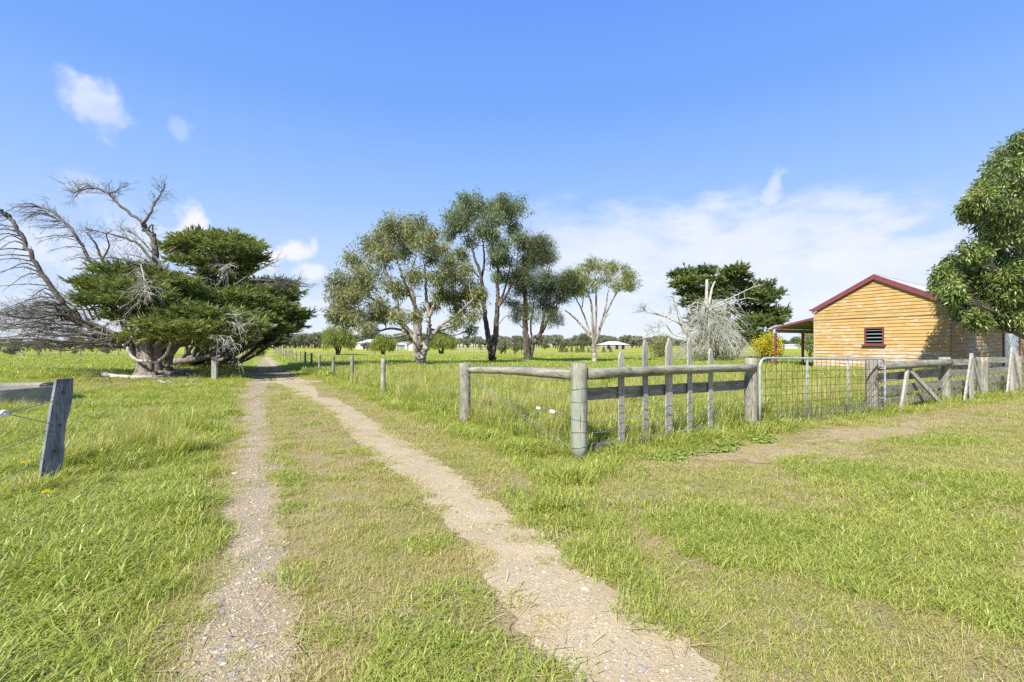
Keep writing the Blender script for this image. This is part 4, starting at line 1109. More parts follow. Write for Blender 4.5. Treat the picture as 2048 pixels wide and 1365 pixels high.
# the low thicket of dead limbs sweeping left
for k in range(21):
    y1 = rng.uniform(622, 692); d = rng.uniform(-4.5, 3.5); x1 = rng.uniform(-160, 40)
    dead([(262 + rng.uniform(-15, 25), 690 + rng.uniform(-25, 8)), (205, 684 + rng.uniform(-16, 10) - (690 - y1) * .3), (130, y1 + rng.uniform(-6, 12)), (60, y1 - rng.uniform(-4, 8)), (x1, y1 + rng.uniform(-6, 14))], rng.uniform(.045, .095), .012, d, 17, .85, .010, (-.4, 0, .1), .12, 5, .25, 18, .3)
for k in range(21):
    x0 = rng.uniform(60, 240); y0 = rng.uniform(615, 672)
    dead([(x0, y0), (x0 - 35, y0 - rng.uniform(-8, 14)), (x0 - rng.uniform(60, 110), y0 + rng.uniform(-12, 16))], .04, .008, rng.uniform(-3, 2), 14, .7, .010, (-.2, 0, 0), .2, 5, .1, None, .35)
for k in range(14):
    x0 = rng.uniform(110, 250); dead([(x0, 640), (x0 - 20, 610), (x0 - 70, 600 + rng.uniform(-20, 15))], .05, .01, rng.uniform(-2, 1), 14, .6, .009, (-.4, 0, 0), .1, 3)
# pale bleached pieces
lm.build('dead_limbs', M['dead_wood'], ct, True)
lm = MB()
dead([(240, 688), (253, 694), (258, 706), (268, 718), (280, 723), (297, 722), (313, 724), (326, 716), (334, 704), (342, 684)], .085, .045, -2.6, 0, 0)
for x0, y0, dx, dy, nn in ((415, 640, 70, 14, 20), (420, 640, 60, -10, 16), (400, 655, 50, 26, 16), (270, 540, 30, 40, 14), (280, 525, 10, 60, 14), (250, 580, 60, 10, 14), (285, 560, -10, 50, 12), (240, 640, 40, 20, 14), (440, 540, 30, -8, 10), (200, 660, 50, -20, 14), (430, 650, 40, 40, 10)):
    dead([(x0, y0), (x0 + dx * .5 + rng.uniform(-6, 6), y0 + dy * .5 - 5), (x0 + dx, y0 + dy)], .036, .012, -3.2 + rng.uniform(-.4, .4), int(nn * 1.8), .7, .013, (0, -.3, -.15), .35, 5, .05)
lm.build('bleached_branches', M['pale_wood'], ct, True)
lv = MB()
for px, py, rx, rz, dY in ((235, 575, 60, 24, -.5), (300, 560, 55, 26, .6), (215, 606, 42, 16, -1.2), (290, 606, 58, 24, -1.6), (258, 545, 52, 16, .4), (340, 572, 52, 24, .4), (330, 618, 48, 20, -1.), (250, 636, 28, 10, -.8), (205, 580, 30, 14, .4), (270, 585, 50, 22, -1.4),
                              (340, 655, 55, 18, -2.0), (395, 660, 58, 18, -2.2), (420, 634, 52, 18, -1.6), (300, 676, 34, 12, -1.6), (440, 672, 48, 16, -1.6), (480, 656, 38, 20, -.6), (370, 676, 50, 14, -1.8), (370, 632, 46, 14, -1.8), (300, 640, 36, 12, .6), (250, 560, 40, 14, 1.5), (310, 590, 50, 24, 1.5), (360, 600, 46, 22, 1.5), (420, 680, 44, 12, 0)):
    Yd = Y1 + dY; s = Yd / FPX
    pad(lv, P(px, py, Yd), rx * s, max(rx * s * .85, .9), rz * s * .52, int(95 + rx * rz * .13), .55, .050, .44 + (.07 if py > 630 else -.02) + rng.normal() * .08, .45, (.1, -.35, 0))
lv.build('crown', M['cypress_leaf'], ct)

Y2 = 29.0
b2 = gp(415, 736)
c2t = thing('cypress_tree', 'layered green cypress of many leaning stems overhanging the wheel tracks', 'tree', (b2[0], b2[1], 0))
tm = MB()
for k in range(17):
    a = rng.uniform(-1, 1); s = np.array([b2[0] - 1.6 + rng.uniform(-1.4, 2.2), b2[1] + rng.uniform(-3, 1.6), -.1])
    e = P(rng.uniform(360, 560), rng.uniform(640, 690), Y2 + rng.uniform(-3, 3))
    p = smooth_path([s, s + (rng.uniform(.1, .5), 0, .5), s * .5 + e * .5 + (0, 0, -.35), e], 12)
    tube(tm, p, np.linspace(rng.uniform(.14, .30), .08, 12), 9, rng.uniform(.3, .8), True, .08)
for k in range(3):
    s = np.array([b2[0] - .6 + k * .7, b2[1] + .2 * k, -.1]); e = P(430 + k * 22, 560 - k * 10, Y2 + .4 * k)
    tube(tm, smooth_path([s, s + (.1, 0, 1.2), s * .45 + e * .55 + (-.3, 0, 0), e], 14), np.linspace(.45, .12, 14), 12, .5, True, .1)
tube(tm, smooth_path([P(440, 640, Y2), P(452, 570, Y2), P(450, 500, Y2)], 10), np.linspace(.2, .06, 10), 8, .4)
tm.build('trunk', M['bark_grey'], c2t, True)
lm = MB()
for x0, y0, x1, y1, nn in ((480, 575, 612, 568, 30), (500, 590, 600, 560, 30), (470, 570, 560, 520, 14), (520, 575, 625, 575, 26), (500, 560, 590, 572, 26), (470, 580, 560, 590, 26), (330, 510, 380, 485, 16), (330, 520, 370, 500, 18), (420, 560, 350, 545, 16), (430, 570, 380, 560, 14)):
    c = [P(x0, y0, Y2 - 1), P((x0 + x1) / 2, (y0 + y1) / 2 - 4, Y2 - 1), P(x1, y1, Y2 - 1.2)]
    p = smooth_path(c, 9); tube(lm, p, np.linspace(.06, .012, 9), 6, .5, False); twigs(lm, p, nn, .8, .011, .8, (.4, 0, .1), 0, .1, 4, .5)
lm.build('dead_branches', M['dead_wood'], c2t, True)
lv = MB()
for px, py, rx, rz, dY in ((430, 488, 70, 11, 0), (470, 503, 52, 10, -.6), (400, 508, 50, 10, .6), (385, 526, 42, 9, -.6), (450, 530, 58, 12, .4), (440, 553, 40, 13, 0), (352, 500, 18, 6, .2), (497, 496, 26, 6, 0), (460, 478, 30, 6, 0), (420, 478, 40, 7, .8), (380, 492, 26, 6, -.4), (470, 540, 36, 9, .3),
                              (420, 595, 56, 20, -.8), (470, 600, 62, 20, -1.4), (520, 590, 46, 13, -.4), (540, 620, 50, 16, -.8), (490, 640, 56, 18, -1.8), (560, 640, 42, 12, 0), (530, 660, 48, 14, -1), (575, 655, 26, 8, .4), (585, 632, 24, 7, 0), (500, 572, 46, 11, .8), (548, 572, 42, 8, .8), (450, 580, 50, 14, .8), (400, 575, 40, 14, .4), (510, 610, 50, 16, 1.6), (470, 660, 60, 18, .6), (555, 600, 34, 9, 1.2), (430, 625, 55, 18, 1), (520, 640, 50, 16, 1.6), (545, 668, 30, 9, -.4), (560, 586, 40, 7, 0), (500, 675, 44, 10, .4), (470, 690, 44, 11, .2), (515, 688, 38, 10, .8), (440, 684, 40, 10, 1.4), (540, 650, 44, 14, 2.2), (505, 520, 16, 5, 0)):
    Yd = Y2 + dY * 1.4; s = Yd / FPX
    pad(lv, P(px, py, Yd), rx * s, max(rx * s * .85, .9), rz * s * .54, int(90 + rx * rz * .18), .58, .054, .45 + rng.normal() * .08 - (.08 if px > 500 and py > 600 else 0), .42, (.35, -.15, 0))
lv.build('crown', M['cypress_leaf'], c2t)

# fallen wood at the foot of the cypress
def fallen(label, pts, r0, r1, mat, ntw=0, z0=.07):
    c = np.array([[*gp(a, b), z0] for a, b in pts])
    o = thing('fallen_branch', label, 'branch', tuple(np.r_[c[0][:2], 0]), 'fallen dead branches under the cypress')
    p = smooth_path(c, 12); m = MB(); tube(m, p, np.linspace(r0, r1, 12), 8, .5, True, .06)
    if ntw: twigs(m, p, ntw, .6, .016, .8, (0, 0, .15), .2, .1, 2)
    m.build('branch', mat, o, True)
fallen('thick bleached log end lying left of the cypress trunk', [(207, 754), (232, 759), (262, 760)], .13, .09, M['pale_wood'], 3, .12)
fallen('long pale branch lying along the ground before the cypress trunk', [(262, 760), (330, 758), (366, 750), (420, 742)], .09, .03, M['pale_wood'], 8, .10)
fallen('thin grey branch lying parallel behind the long pale one', [(280, 757), (330, 761), (352, 757)], .06, .03, M['dead_wood'], 8)
fallen('short broken branch in the grass nearest the wheel tracks', [(316, 765), (330, 770)], .05, .03, M['pale_wood'], 3)
fallen('small forked stick standing up in grass below the pale square post', [(384, 769), (388, 762)], .035, .02, M['pale_wood'], 5)
fallen('slender twiggy branch on bare ground left of the thick log end', [(158, 765), (200, 762), (222, 766)], .03, .012, M['dead_wood'], 8)

# ------------------------------------------------------------------ dead tree and dark cypress left of the barn
def z6(x, y): return 1260 + x * .1953, 500 + y * .1953
Y4 = 50.0
b4 = gp(1490, 721)
mt = thing('cypress_tree', 'dark tiered cypress behind the lichen covered dead tree', 'tree', (b4[0], Y4, 0))
tm, lv = MB(), MB()
for x0, y0, x1, y1, r in ((960, 1080, 1040, 260, .3), (900, 1080, 760, 280, .28), (880, 1080, 580, 300, .25), (1000, 1080, 1330, 450, .28), (1050, 1080, 1450, 620, .25)):
    s = P(*z6(x0, y0), Y4); s[2] = -.1; e = P(*z6(x1, y1), Y4); tube(tm, smooth_path([s, s * .5 + e * .5 + (0, 0, .4), e], 10), np.linspace(r, .06, 10), 8, .3, True, .06)
tm.build('trunk', M['gum_dark'], mt, True)
for x, y, rx, rz, n_ in [(570, 275, 85, 28, 0), (560, 240, 50, 16, 0), (755, 250, 85, 28, 0), (780, 215, 55, 14, 0), (1060, 240, 95, 28, 0), (1090, 212, 70, 12, 0), (1100, 310, 110, 35, 0), (540, 370, 85, 34, 0), (660, 340, 100, 40, 0), (640, 450, 120, 45, 0), (630, 560, 70, 45, 0), (1000, 400, 120, 45, 0), (1120, 400, 90, 38, 0), (1330, 410, 110, 34, 0), (1380, 370, 80, 18, 0), (1430, 470, 110, 40, 0), (1310, 530, 140, 48, 0), (1200, 640, 140, 58, 0), (1470, 640, 120, 34, 0), (1400, 710, 140, 48, 0), (1260, 770, 140, 58, 0), (1100, 880, 140, 68, 0), (800, 740, 180, 100, 0), (900, 930, 180, 60, 0), (1260, 900, 130, 58, 0), (860, 480, 120, 80, 0), (860, 330, 70, 30, 0), (1220, 480, 100, 50, 0), (1440, 760, 110, 24, 0), (480, 270, 30, 10, 0), (1540, 650, 50, 12, 0)]:
    s = Y4 / FPX * .1953; dY = rng.uniform(-1.8, 1.8)
    pad(lv, P(*z6(x, y), Y4 + dY), rx * s, max(.7, rx * s * .85), rz * s, int(50 + rx * rz * .022), .75, .10, .45 + rng.normal() * .1, .5)
lv.build('crown', M['macro_leaf'], mt)

Y5 = 44.0
b5 = gp(1420, 725)
dt = thing('dead_tree', 'pale lichen covered dead tree with a drooping mound of bare branches', 'tree', (P(1420, 700, Y5)[0], Y5, 0))
tm, tw = MB(), MB()
def Q(x, y, d=0): return P(*z6(x, y), Y5 + d)
def zero(p): p[2] = -.1; return p
tube(tm, smooth_path([zero(Q(800, 1100)), Q(795, 800), Q(785, 560), Q(787, 305)], 12), np.linspace(.30, .11, 12), 10, .6, True, .05)
tube(tm, smooth_path([Q(795, 640), Q(830, 440), Q(845, 380), Q(872, 322)], 8), np.linspace(.14, .06, 8), 8, .6, True, .05)
tube(tm, smooth_path([zero(Q(760, 1100)), Q(640, 930), Q(560, 820), Q(520, 730), Q(480, 600), Q(450, 500), Q(405, 465)], 14), np.linspace(.26, .03, 14), 8, .5, True, .05)
tm.build('trunk', M['lichen_twig'], dt, True)
for pl, r, nn in (([(530, 770), (470, 730), (350, 680), (230, 650), (150, 620), (148, 590)], .13, 34), ([(520, 730), (480, 600), (430, 470)], .08, 24), ([(580, 900), (440, 860), (370, 770), (300, 790), (200, 790)], .08, 30), ([(420, 860), (300, 840), (210, 850), (130, 920)], .03, 14), ([(350, 690), (420, 650), (412, 610)], .04, 8), ([(800, 620), (1000, 540), (1130, 510), (1220, 490)], .09, 14), ([(820, 600), (1180, 420), (1270, 380), (1330, 350)], .05, 8)):
    p = smooth_path([Q(x, y, -1 + rng.uniform(-.6, .6)) for x, y in pl], 14); tube(tw, p, np.linspace(r, .02, 14), 6, .5, False); twigs(tw, p, nn, 1.0, .02, .8, (-.2, 0, .1), .15, .2, 3, .5)
for k in range(235):          # arching, hanging branches
    a = rng.uniform(0, 2 * math.pi); z = .9 + 4.4 * rng.random() ** 1.35 ; top = rng.uniform(.9, 2.0)
    s = np.array([Q(800, 600)[0] + rng.normal() * .25, Y5 + rng.normal() * .25, z])
    Lx = rng.uniform(1.4, 4.3) * (1.0 if z < 3.2 else .75)
    if math.cos(a) < 0: Lx *= .8
    h = np.array([math.cos(a), math.sin(a), 0])
    p = smooth_path([s, s + h * Lx * .45 + UP * rng.uniform(.1, .7), s + h * Lx * .8 - UP * rng.uniform(-.1, .5), s + h * Lx + UP * -rng.uniform(.5, 1.5)], 8)
    p[:, 2] = np.maximum(p[:, 2], .15)
    tube(tw, p, np.linspace(.028, .009, 8), 4, rng.uniform(.3, .8), False)
    twigs(tw, p, 10, .8, .012, .9, h * .5, .55, .2, 2, rng.uniform(.3, .8))
tw.build('branches', M['lichen_twig'], dt, True)

def shrub(name, label, cat, px, py, h, w, mat, n, ln, wd, tint, Y=None, group=None, hang=.2, stems=5, top=0.0):
    x, y = gp(px, py) if Y is None else (pp(px, py, Y)[0], Y)
    t = thing(name, label, cat, (x, y, 0), group)
    sm, lv = MB(), MB()
    for k in range(stems):
        e = np.array([x + rng.uniform(-.35, .35) * w, y + rng.uniform(-.3, .3) * w, h * rng.uniform(.5, .85)])
        tube(sm, smooth_path([(x + rng.uniform(-.06, .06) * w, y, -.05), (x * .5 + e[0] * .5, y, e[2] * .45), e], 7), np.linspace(.03 * h, .008 * h, 7), 6, .5, False)
    k = max(6, int(n / 40))
    for _ in range(k):
        d = rand_dirs(1)[0]; f = rng.uniform(.3, 1) ** .5
        c = np.array([x, y, h * (.55 + top)]) + d * f * np.array([w * .42, w * .42, h * (.40 - top * .6)])
        leaf_ball(lv, c, .16 * (w + h) * .6, 40, ln, wd, hang, np.clip(tint + rng.normal() * .2, 0, 1))
    sm.build('stems', M['bark_grey'], t, True); lv.build('crown', mat, t)
    return t
shrub('golden_shrub', 'bright yellow leaved shrub beside the maroon verandah post', 'shrub', 1535, 716, 2.25, 2.1, M['yellow_leaf'], 3000, .16, .07, .6, 34.5, None, .1, 5, .12)
shrub('leafy_shrub', 'green leafy shrub seen through the barn verandah', 'shrub', 1622, 712, 2.9, 2.4, M['gum_leaf_lime'], 2400, .2, .08, .5, 46, None, .3, 4, .15)
shrub('grey_green_shrub', 'rounded grey green shrub left of the dead tree', 'shrub', 1322, 716, 2.6, 2.9, M['gum_leaf'], 3200, .22, .07, .7, 54, None, .3, 5)
shrub('low_shrub', 'low reddish shrub in grass behind the pickets', 'shrub', 1402, 727, .9, 2.2, M['she_oak_leaf'], 900, .14, .06, .7, 38, 'low shrubs below the dead tree', .1, 4)
shrub('low_shrub', 'low dark green shrub behind the shortest right picket', 'shrub', 1448, 727, .9, 2.0, M['she_oak_leaf'], 900, .14, .06, .4, 38.5, 'low shrubs below the dead tree', .1, 4)
# mallow and other broad weeds in front of the pickets are laid with the grass below

# ------------------------------------------------------------------ far paddocks
def willow(label, px, py, wpx, hpx, group='willows across the paddock'):
    x, y = gp(px, py); w = wpx * y / FPX; h = hpx * 1.28 * y / FPX
    t = thing('willow_tree', label, 'tree', (x, y, 0), group)
    sm, lv = MB(), MB()
    for k in range(5):
        e = np.array([x + rng.uniform(-.35, .35) * w, y + rng.uniform(-.3, .3) * w, h * rng.uniform(.6, .8)])
        tube(sm, smooth_path([(x + rng.uniform(-.3, .3), y, -.05), (x * .6 + e[0] * .4, y, h * .3), e], 7), np.linspace(.16, .04, 7), 6, .5, False)
    for k in range(90):
        d = rand_dirs(1)[0]; d[2] = abs(d[2]); f = rng.uniform(.4, 1) ** .5
        c = np.array([x + d[0] * w * .5 * f, y + d[1] * w * .5 * f, h * (.45 + .5 * d[2] * f)])
        L = rng.uniform(.25, .6) * c[2]
        n_ = 60
        p = c + rng.normal(size=(n_, 3)) * np.array([.28, .28, .16]); p[:, 2] -= rng.uniform(0, L, n_)
        p[:, 2] = np.maximum(p[:, 2], .25)
        leaves(lv, p, rng.normal(size=(n_, 3)) * .3 + np.array([0, 0, -1]), .42, .075, np.clip(.5 + rng.normal() * .18 + rng.normal(size=n_) * .18, 0, 1))
    sm.build('trunk', M['gum_dark'], t, True); lv.build('crown', M['willow_leaf'], t)
willow('widest weeping tree at the left edge of the willow row', 677, 712.5, 66, 56)
willow('rounded weeping tree between the willow and the white sheds', 767, 711, 46, 38)
willow('weeping tree behind the trunk of the spreading gum', 882, 710.5, 62, 46)
willow('small weeping tree at the far end of the wheel tracks', 508, 714, 30, 26)

def far_tree_proto(kind):
    """One distant tree built at the origin, about 9 m tall."""
    t = thing('distant_tree', None, 'tree', (0, 0, 0))
    sm, lv = MB(), MB()
    h, w, lo = [(9, 7, .5), (8, 8, .35), (10, 6, .4), (7, 7, .2), (9, 9, .55)][kind]
    for k in range(4):
        e = np.array([rng.uniform(-.3, .3) * w, rng.uniform(-.3, .3) * w, h * .8])
        tube(sm, smooth_path([(rng.uniform(-.1, .1), 0, -.1), (e[0] * .3, e[1] * .3, h * lo * .7), e], 7), np.linspace(.22, .05, 7), 6, .5, False)
    for k in range(21):
        d = rand_dirs(1)[0]; f = rng.uniform(.3, 1) ** .5
        c = np.array([d[0] * w * .45 * f, d[1] * w * .45 * f, h * (lo + 1) / 2 + d[2] * f * h * (1 - lo) * .42])
        leaf_ball(lv, c, rng.uniform(.8, 1.3), 75, .75, .34, .1, np.clip(.5 + rng.normal() * .2, 0, 1))
    sm.build('trunk', M['gum_dark'], t, True); lv.build('crown', M['far_leaf'], t)
    return t
protos = [far_tree_proto(k) for k in range(5)]
used = [False] * 5
def far_tree(px, Y, hpx, k, label, group, dz=0.0, wide=1.0):
    o = protos[k]
    if used[k]: o = copy_tree(o)
    used[k] = True
    hm = hpx * Y / FPX / 9.0
    o.location = ((px - 1024) / FPX * Y, Y, dz); o.scale = (hm * wide, hm * wide, hm); o.rotation_euler = (0, 0, rng.uniform(0, 6.28))
    tag(o, label, 'tree', group)
    return o
KIND = ['round crowned grey green tree in the far tree line', 'bushy low tree in the far tree line', 'narrow tall tree in the far tree line', 'shrubby tree standing to the ground in the far tree line', 'flat topped gum in the far tree line']
G = 'trees along the far horizon'
for px in np.arange(500, 1330, 4.5):
    k = int(rng.integers(0, 5)); Y = rng.uniform(300, 390)
    hp = rng.uniform(17, 28) * (1.1 if px < 900 else .9)
    far_tree(px + rng.uniform(-4, 4), Y, hp, k, KIND[k], G, 0, rng.uniform(.9, 1.5))
for px in np.arange(486, 640, 8):
    k = int(rng.integers(0, 5)); far_tree(px + rng.uniform(-3, 3), rng.uniform(250, 290), rng.uniform(19, 29), k, KIND[k], G, 0, 1.2)
for px in np.arange(-60, 330, 11):
    k = int(rng.integers(0, 5)); far_tree(px + rng.uniform(-5, 5), rng.uniform(120, 170), rng.uniform(16, 27), k, 'dark tree beyond the left paddock behind the dead limbs', 'trees beyond the left paddock', 0, rng.uniform(1, 1.6))
for px in list(np.arange(1290, 1720, 12)) + list(np.arange(1990, 2250, 16)):
    k = int(rng.integers(0, 5)); far_tree(px + rng.uniform(-5, 5), rng.uniform(330, 420), rng.uniform(15, 24), k, 'distant tree on the horizon beside the barn', 'trees on the horizon by the barn', 0, rng.uniform(1, 1.6))
# nearer singles
for px, Y, hp, k, w, lab in ((1010, 82, 34, 1, 1.0, 'dark rounded tree left in the clump behind the tall gum'), (1030, 80, 42, 3, .8, 'tallest dark tree in the clump behind the tall gum'), (1002, 84, 26, 3, 1.0, 'lowest bush in the clump behind the tall gum'), (1044, 90, 26, 1, .9, 'small dark tree right in the clump behind the tall gum'),
                              (1115, 170, 30, 4, .8, 'thin open gum standing alone right of the she oak'), (1165, 200, 32, 0, .9, 'round topped gum left of the small pale gum'), (1205, 210, 28, 4, .9, 'dark gum just behind the small pale gum'), (958, 190, 22, 0, 1., 'single round gum between the two big gums'), (962, 108, 13, 2, .9, 'young conical tree in the paddock by the white rails'),
                              (25, 70, 26, 3, 1.6, 'broad green bush at the far left paddock edge'), (78, 82, 24, 1, 1.2, 'dark bush beside the far left paddock fence'), (120, 84, 20, 2, 1.2, 'small dark bush behind the white paddock post'), (150, 78, 14, 3, 1.0, 'low conical bush beyond the left paddock fence'), (215, 80, 24, 3, 1.4, 'green bush behind the cypress trunk at left'), (735, 150, 22, 3, 1.5, 'grey bush before the long pale roof'), (1090, 180, 18, 3, 1.4, 'grey bushy tree behind the she oak stems')):
    far_tree(px, Y, hp, k, lab, None, 0, w)
# row of young conifers
sp0 = thing('young_conifer', 'small dark green conifer in the planted row across the paddock', 'conifer', (0, 0, 0), 'young conifers planted in a row')
sm, lv = MB(), MB()
tube(sm, [(0, 0, -.05), (0, 0, 1.3)], [.05, .02], 6); sm.build('trunk', M['gum_dark'], sp0)
n_ = 420; zz = rng.uniform(.1, 1.5, n_); aa = rng.uniform(0, 6.28, n_); rr = (1.55 - zz) * .36 * rng.uniform(.4, 1, n_)
leaves(lv, np.stack([np.cos(aa) * rr, np.sin(aa) * rr, zz], 1), np.stack([np.cos(aa), np.sin(aa), np.full(n_, .5)], 1), .24, .09, np.clip(rng.normal(size=n_) * .2 + .5, 0, 1)); lv.build('crown', M['macro_leaf'], sp0)
for i, px in enumerate((1121, 1128, 1135, 1142, 1149, 1156, 1162, 1169, 1175, 1183, 1203, 1220)):
    o = sp0 if i == 0 else copy_tree(sp0)
    o.location = ((px - 1024) / FPX * 108, 108 + rng.uniform(-3, 3), 0); s = rng.uniform(.65, 1.15) * (1.2 if i < 2 else .9); o.scale = (s, s, s)

# far buildings
def shed(name, label, px, py, Y, w, d, h, rise, wall, roof, door=None, ridge_x=True):
    x = (px - 1024) / FPX * Y
    t = thing(name, label, 'building', (x, Y, 0))
    m = MB(); a = w / 2
    if ridge_x: v = [(x - a, Y, 0), (x + a, Y, 0), (x + a, Y, h), (x - a, Y, h), (x - a, Y + d, 0), (x + a, Y + d, 0), (x + a, Y + d, h), (x - a, Y + d, h)]; m.add(v, BOXF)
    else:
        m.add([(x - a, Y, 0), (x + a, Y, 0), (x + a, Y, h), (x, Y, h + rise), (x - a, Y, h), (x - a, Y + d, 0), (x + a, Y + d, 0), (x + a, Y + d, h), (x, Y + d, h + rise), (x - a, Y + d, h)], [np.array([[0, 1, 2, 3, 4], [9, 8, 7, 6, 5]]), np.array([[0, 4, 9, 5], [1, 6, 7, 2]])])
    m.build('wall', wall, t)
    m = MB(); o = .3
    if ridge_x:
        r = .35
        m.add([(x - a - o, Y - o, h), (x + a + o, Y - o, h), (x + a * r, Y + d / 2, h + rise), (x - a * r, Y + d / 2, h + rise), (x - a - o, Y + d + o, h), (x + a + o, Y + d + o, h)], [np.array([[0, 1, 2, 3], [5, 4, 3, 2]]), np.array([[1, 5, 2], [4, 0, 3]])])
    else:
        m.add([(x - a - o, Y - o, h - .05), (x, Y - o, h + rise + .05), (x, Y + d + o, h + rise + .05), (x - a - o, Y + d + o, h - .05), (x + a + o, Y - o, h - .05), (x + a + o, Y + d + o, h - .05)], [np.array([[0, 1, 2, 3], [1, 4, 5, 2]])])
    m.build('roof', roof, t)
    if door:
        for dx, dw, dh, mt_ in door:
            m = MB(); box(m, (x + dx, Y - .02, dh / 2), (1, 0, 0), (0, 1, 0), UP, dw / 2, .05, dh / 2); m.build('door' if dw < 6 else 'opening', mt_, t)
    return t
shed('white_shed', 'white far shed with a wide dark roller door', 801, 697, 205, 5.2, 8, 2.7, .5, M['white_wall'], M['white_wall'], [(.3, 3.0, 1.9, M['shed_blue'])], False)
shed('white_shed', 'plain white gabled shed beside the power pole', 832, 702, 150, 4.6, 7, 2.0, .9, M['white_wall'], M['white_wall'], [(.6, .8, 1.4, M['dark_gap'])], False)
shed('farm_building', 'long low pale roofed building behind the willows', 742, 700, 215, 14, 9, 2.6, 1.9, M['white_wall'], M['grey_roof'], [(-3, 1.2, 2, M['dark_gap'])])
shed('farmhouse', 'low brick farmhouse with a long blue grey roof on the horizon', 1229, 697, 205, 13, 9, 1.9, 1.5, M['brick_far'], M['grey_roof'], [(-2.5, 1.2, 1.8, M['dark_gap']), (1, 1.2, 1.8, M['dark_gap']), (3.6, 1.2, 1.8, M['dark_gap'])])
shed('farm_building', 'long low shed far behind the barn verandah', 1596, 700, 260, 20, 8, 1.6, .8, M['white_wall'], M['grey_roof'])

# far fences
def far_fence(name, label, pts, step, h, mat, rails=0, group='far paddock fences'):
    t = thing(name, label, 'fence', (pts[0][0], pts[0][1], 0), group)
    a, b = np.array([*pts[0], 0.]), np.array([*pts[1], 0.])
    L = np.linalg.norm(b - a); d = (b - a) / L
    for s in np.arange(0, L + .01, step):
        m = MB(); c = a + d * s; hh = h * rng.uniform(.92, 1.08); tube(m, [(c[0], c[1], -.05), (c[0] + rng.uniform(-.04, .04), c[1], hh)], .075, 6, .5); m.build('post', mat, t)
    for z in (np.linspace(.25, h * .92, 4) if not rails else np.linspace(.4, h * .9, rails)):
        m = MB()
        if rails: plank(m, a + UP * z, b + UP * z, .12, .04, (0, -1, 0))
        else: tube(m, [a + UP * z, b + UP * z], .006, 3)
        m.build('rail' if rails else 'wire', mat if rails else M['wire'], t)
far_fence('paddock_fence', 'post and wire fence across the middle of the right paddock', (gp(560, 708.5), gp(1330, 707)), 4.2, 1.1, M['post'])
far_fence('paddock_fence', 'post and wire fence along the back of the left paddock', (gp(-120, 718), gp(500, 709.5)), 4.1, 1.05, M['dark_post'])
far_fence('rail_fence', 'pale rail yard by the young conical tree', ((-12.5, 104), (-4, 103)), 1.4, 1.1, M['picket'], 2)
far_fence('rail_fence', 'short rail yard behind the tall gum trunk', ((1.2, 98), (5.6, 98)), 2.2, 1.2, M['picket'], 2)
far_fence('rail_fence', 'white rail fence before the far sheds', ((-50, 165), (-34, 163)), 2.0, 1.2, M['white_wall'], 3)
m = MB(); x, y = gp(44, 717); tube(m, [(x, y, 0), (x, y, 1.0)], .07, 6); tag(m.build('white_post', M['white_wall']), 'short white post in the left paddock fence line', 'post')

# blue hills on the horizon
n = NT('forested_hill'); M['hill'] = n.done(n.bsdf(n.ramp(n.noise(n.coord('Position', (.01, .01, .03)), 1.0, 5), [(.35, (.045, .065, .035)), (.65, (.09, .11, .06))]), .95, 0, .05))
m = MB(); xs = np.linspace(400, 5200, 90); hh = 20 + 55 * vnoise(xs, xs * 0, 420, 31) * np.exp(-((xs - 2100) / 900) ** 2) + 14 * vnoise(xs, xs * 0, 130, 32)
rows = [np.stack([xs, np.full(90, 3000.), np.zeros(90) - 1], 1), np.stack([xs, np.full(90, 3250.), hh * .75], 1), np.stack([xs, np.full(90, 3500.), hh], 1), np.stack([xs, np.full(90, 4200.), np.zeros(90) - 1], 1)]
i = np.arange(3)[:, None] * 90; j = np.arange(89)[None, :]
m.add(np.concatenate(rows), np.stack([i + j, i + j + 1, i + 90 + j + 1, i + 90 + j], -1).reshape(-1, 4)); tag(m.build('hills', M['hill'], None, True), kind='structure', label='low wooded hills on the far horizon')
# ------------------------------------------------------------------ grass
def grass_mat(name, shift=0.0):
    n = NT(name)
    pos = n.coord('Position')
    big = n.noise(pos, .8, 4, .6)
    a = n.math('ADD', n.attr(), n.math('MULTIPLY', n.math('SUBTRACT', big, .5), .55))
    oi = n.new('ShaderNodeObjectInfo').outputs['Random']
    a = n.math('ADD', a, n.math('MULTIPLY', n.math('SUBTRACT', oi, .5), .22))
    a = n.math('ADD', a, shift, True)
    c = n.ramp(a, [(0, (.58, .46, .24)), (.2, (.54, .45, .18)), (.36, (.45, .44, .11)), (.58, (.40, .45, .075)), (.8, (.31, .39, .055)), (1, (.21, .295, .045))])
    tr = n.new('ShaderNodeBsdfTranslucent'); n.put(n.mix(1.0, c, (1.25, 1.25, .7), 'MULTIPLY'), tr.inputs[0])
    ms = n.new('ShaderNodeMixShader'); ms.inputs[0].default_value = .38
    n.t.links.new(n.bsdf(c, .42, 0, .5), ms.inputs[1]); n.t.links.new(tr.outputs[0], ms.inputs[2])
    return n.done(ms.outputs[0])
M['grass'] = grass_mat('grass_blades', .0)
M['meadow'] = grass_mat('meadow_blades', .05)
M['straw'] = leaf_mat('dry_straw', [(0, (.34, .24, .13)), (.5, (.50, .39, .22)), (1, (.66, .55, .36))], .15, .7, .2)

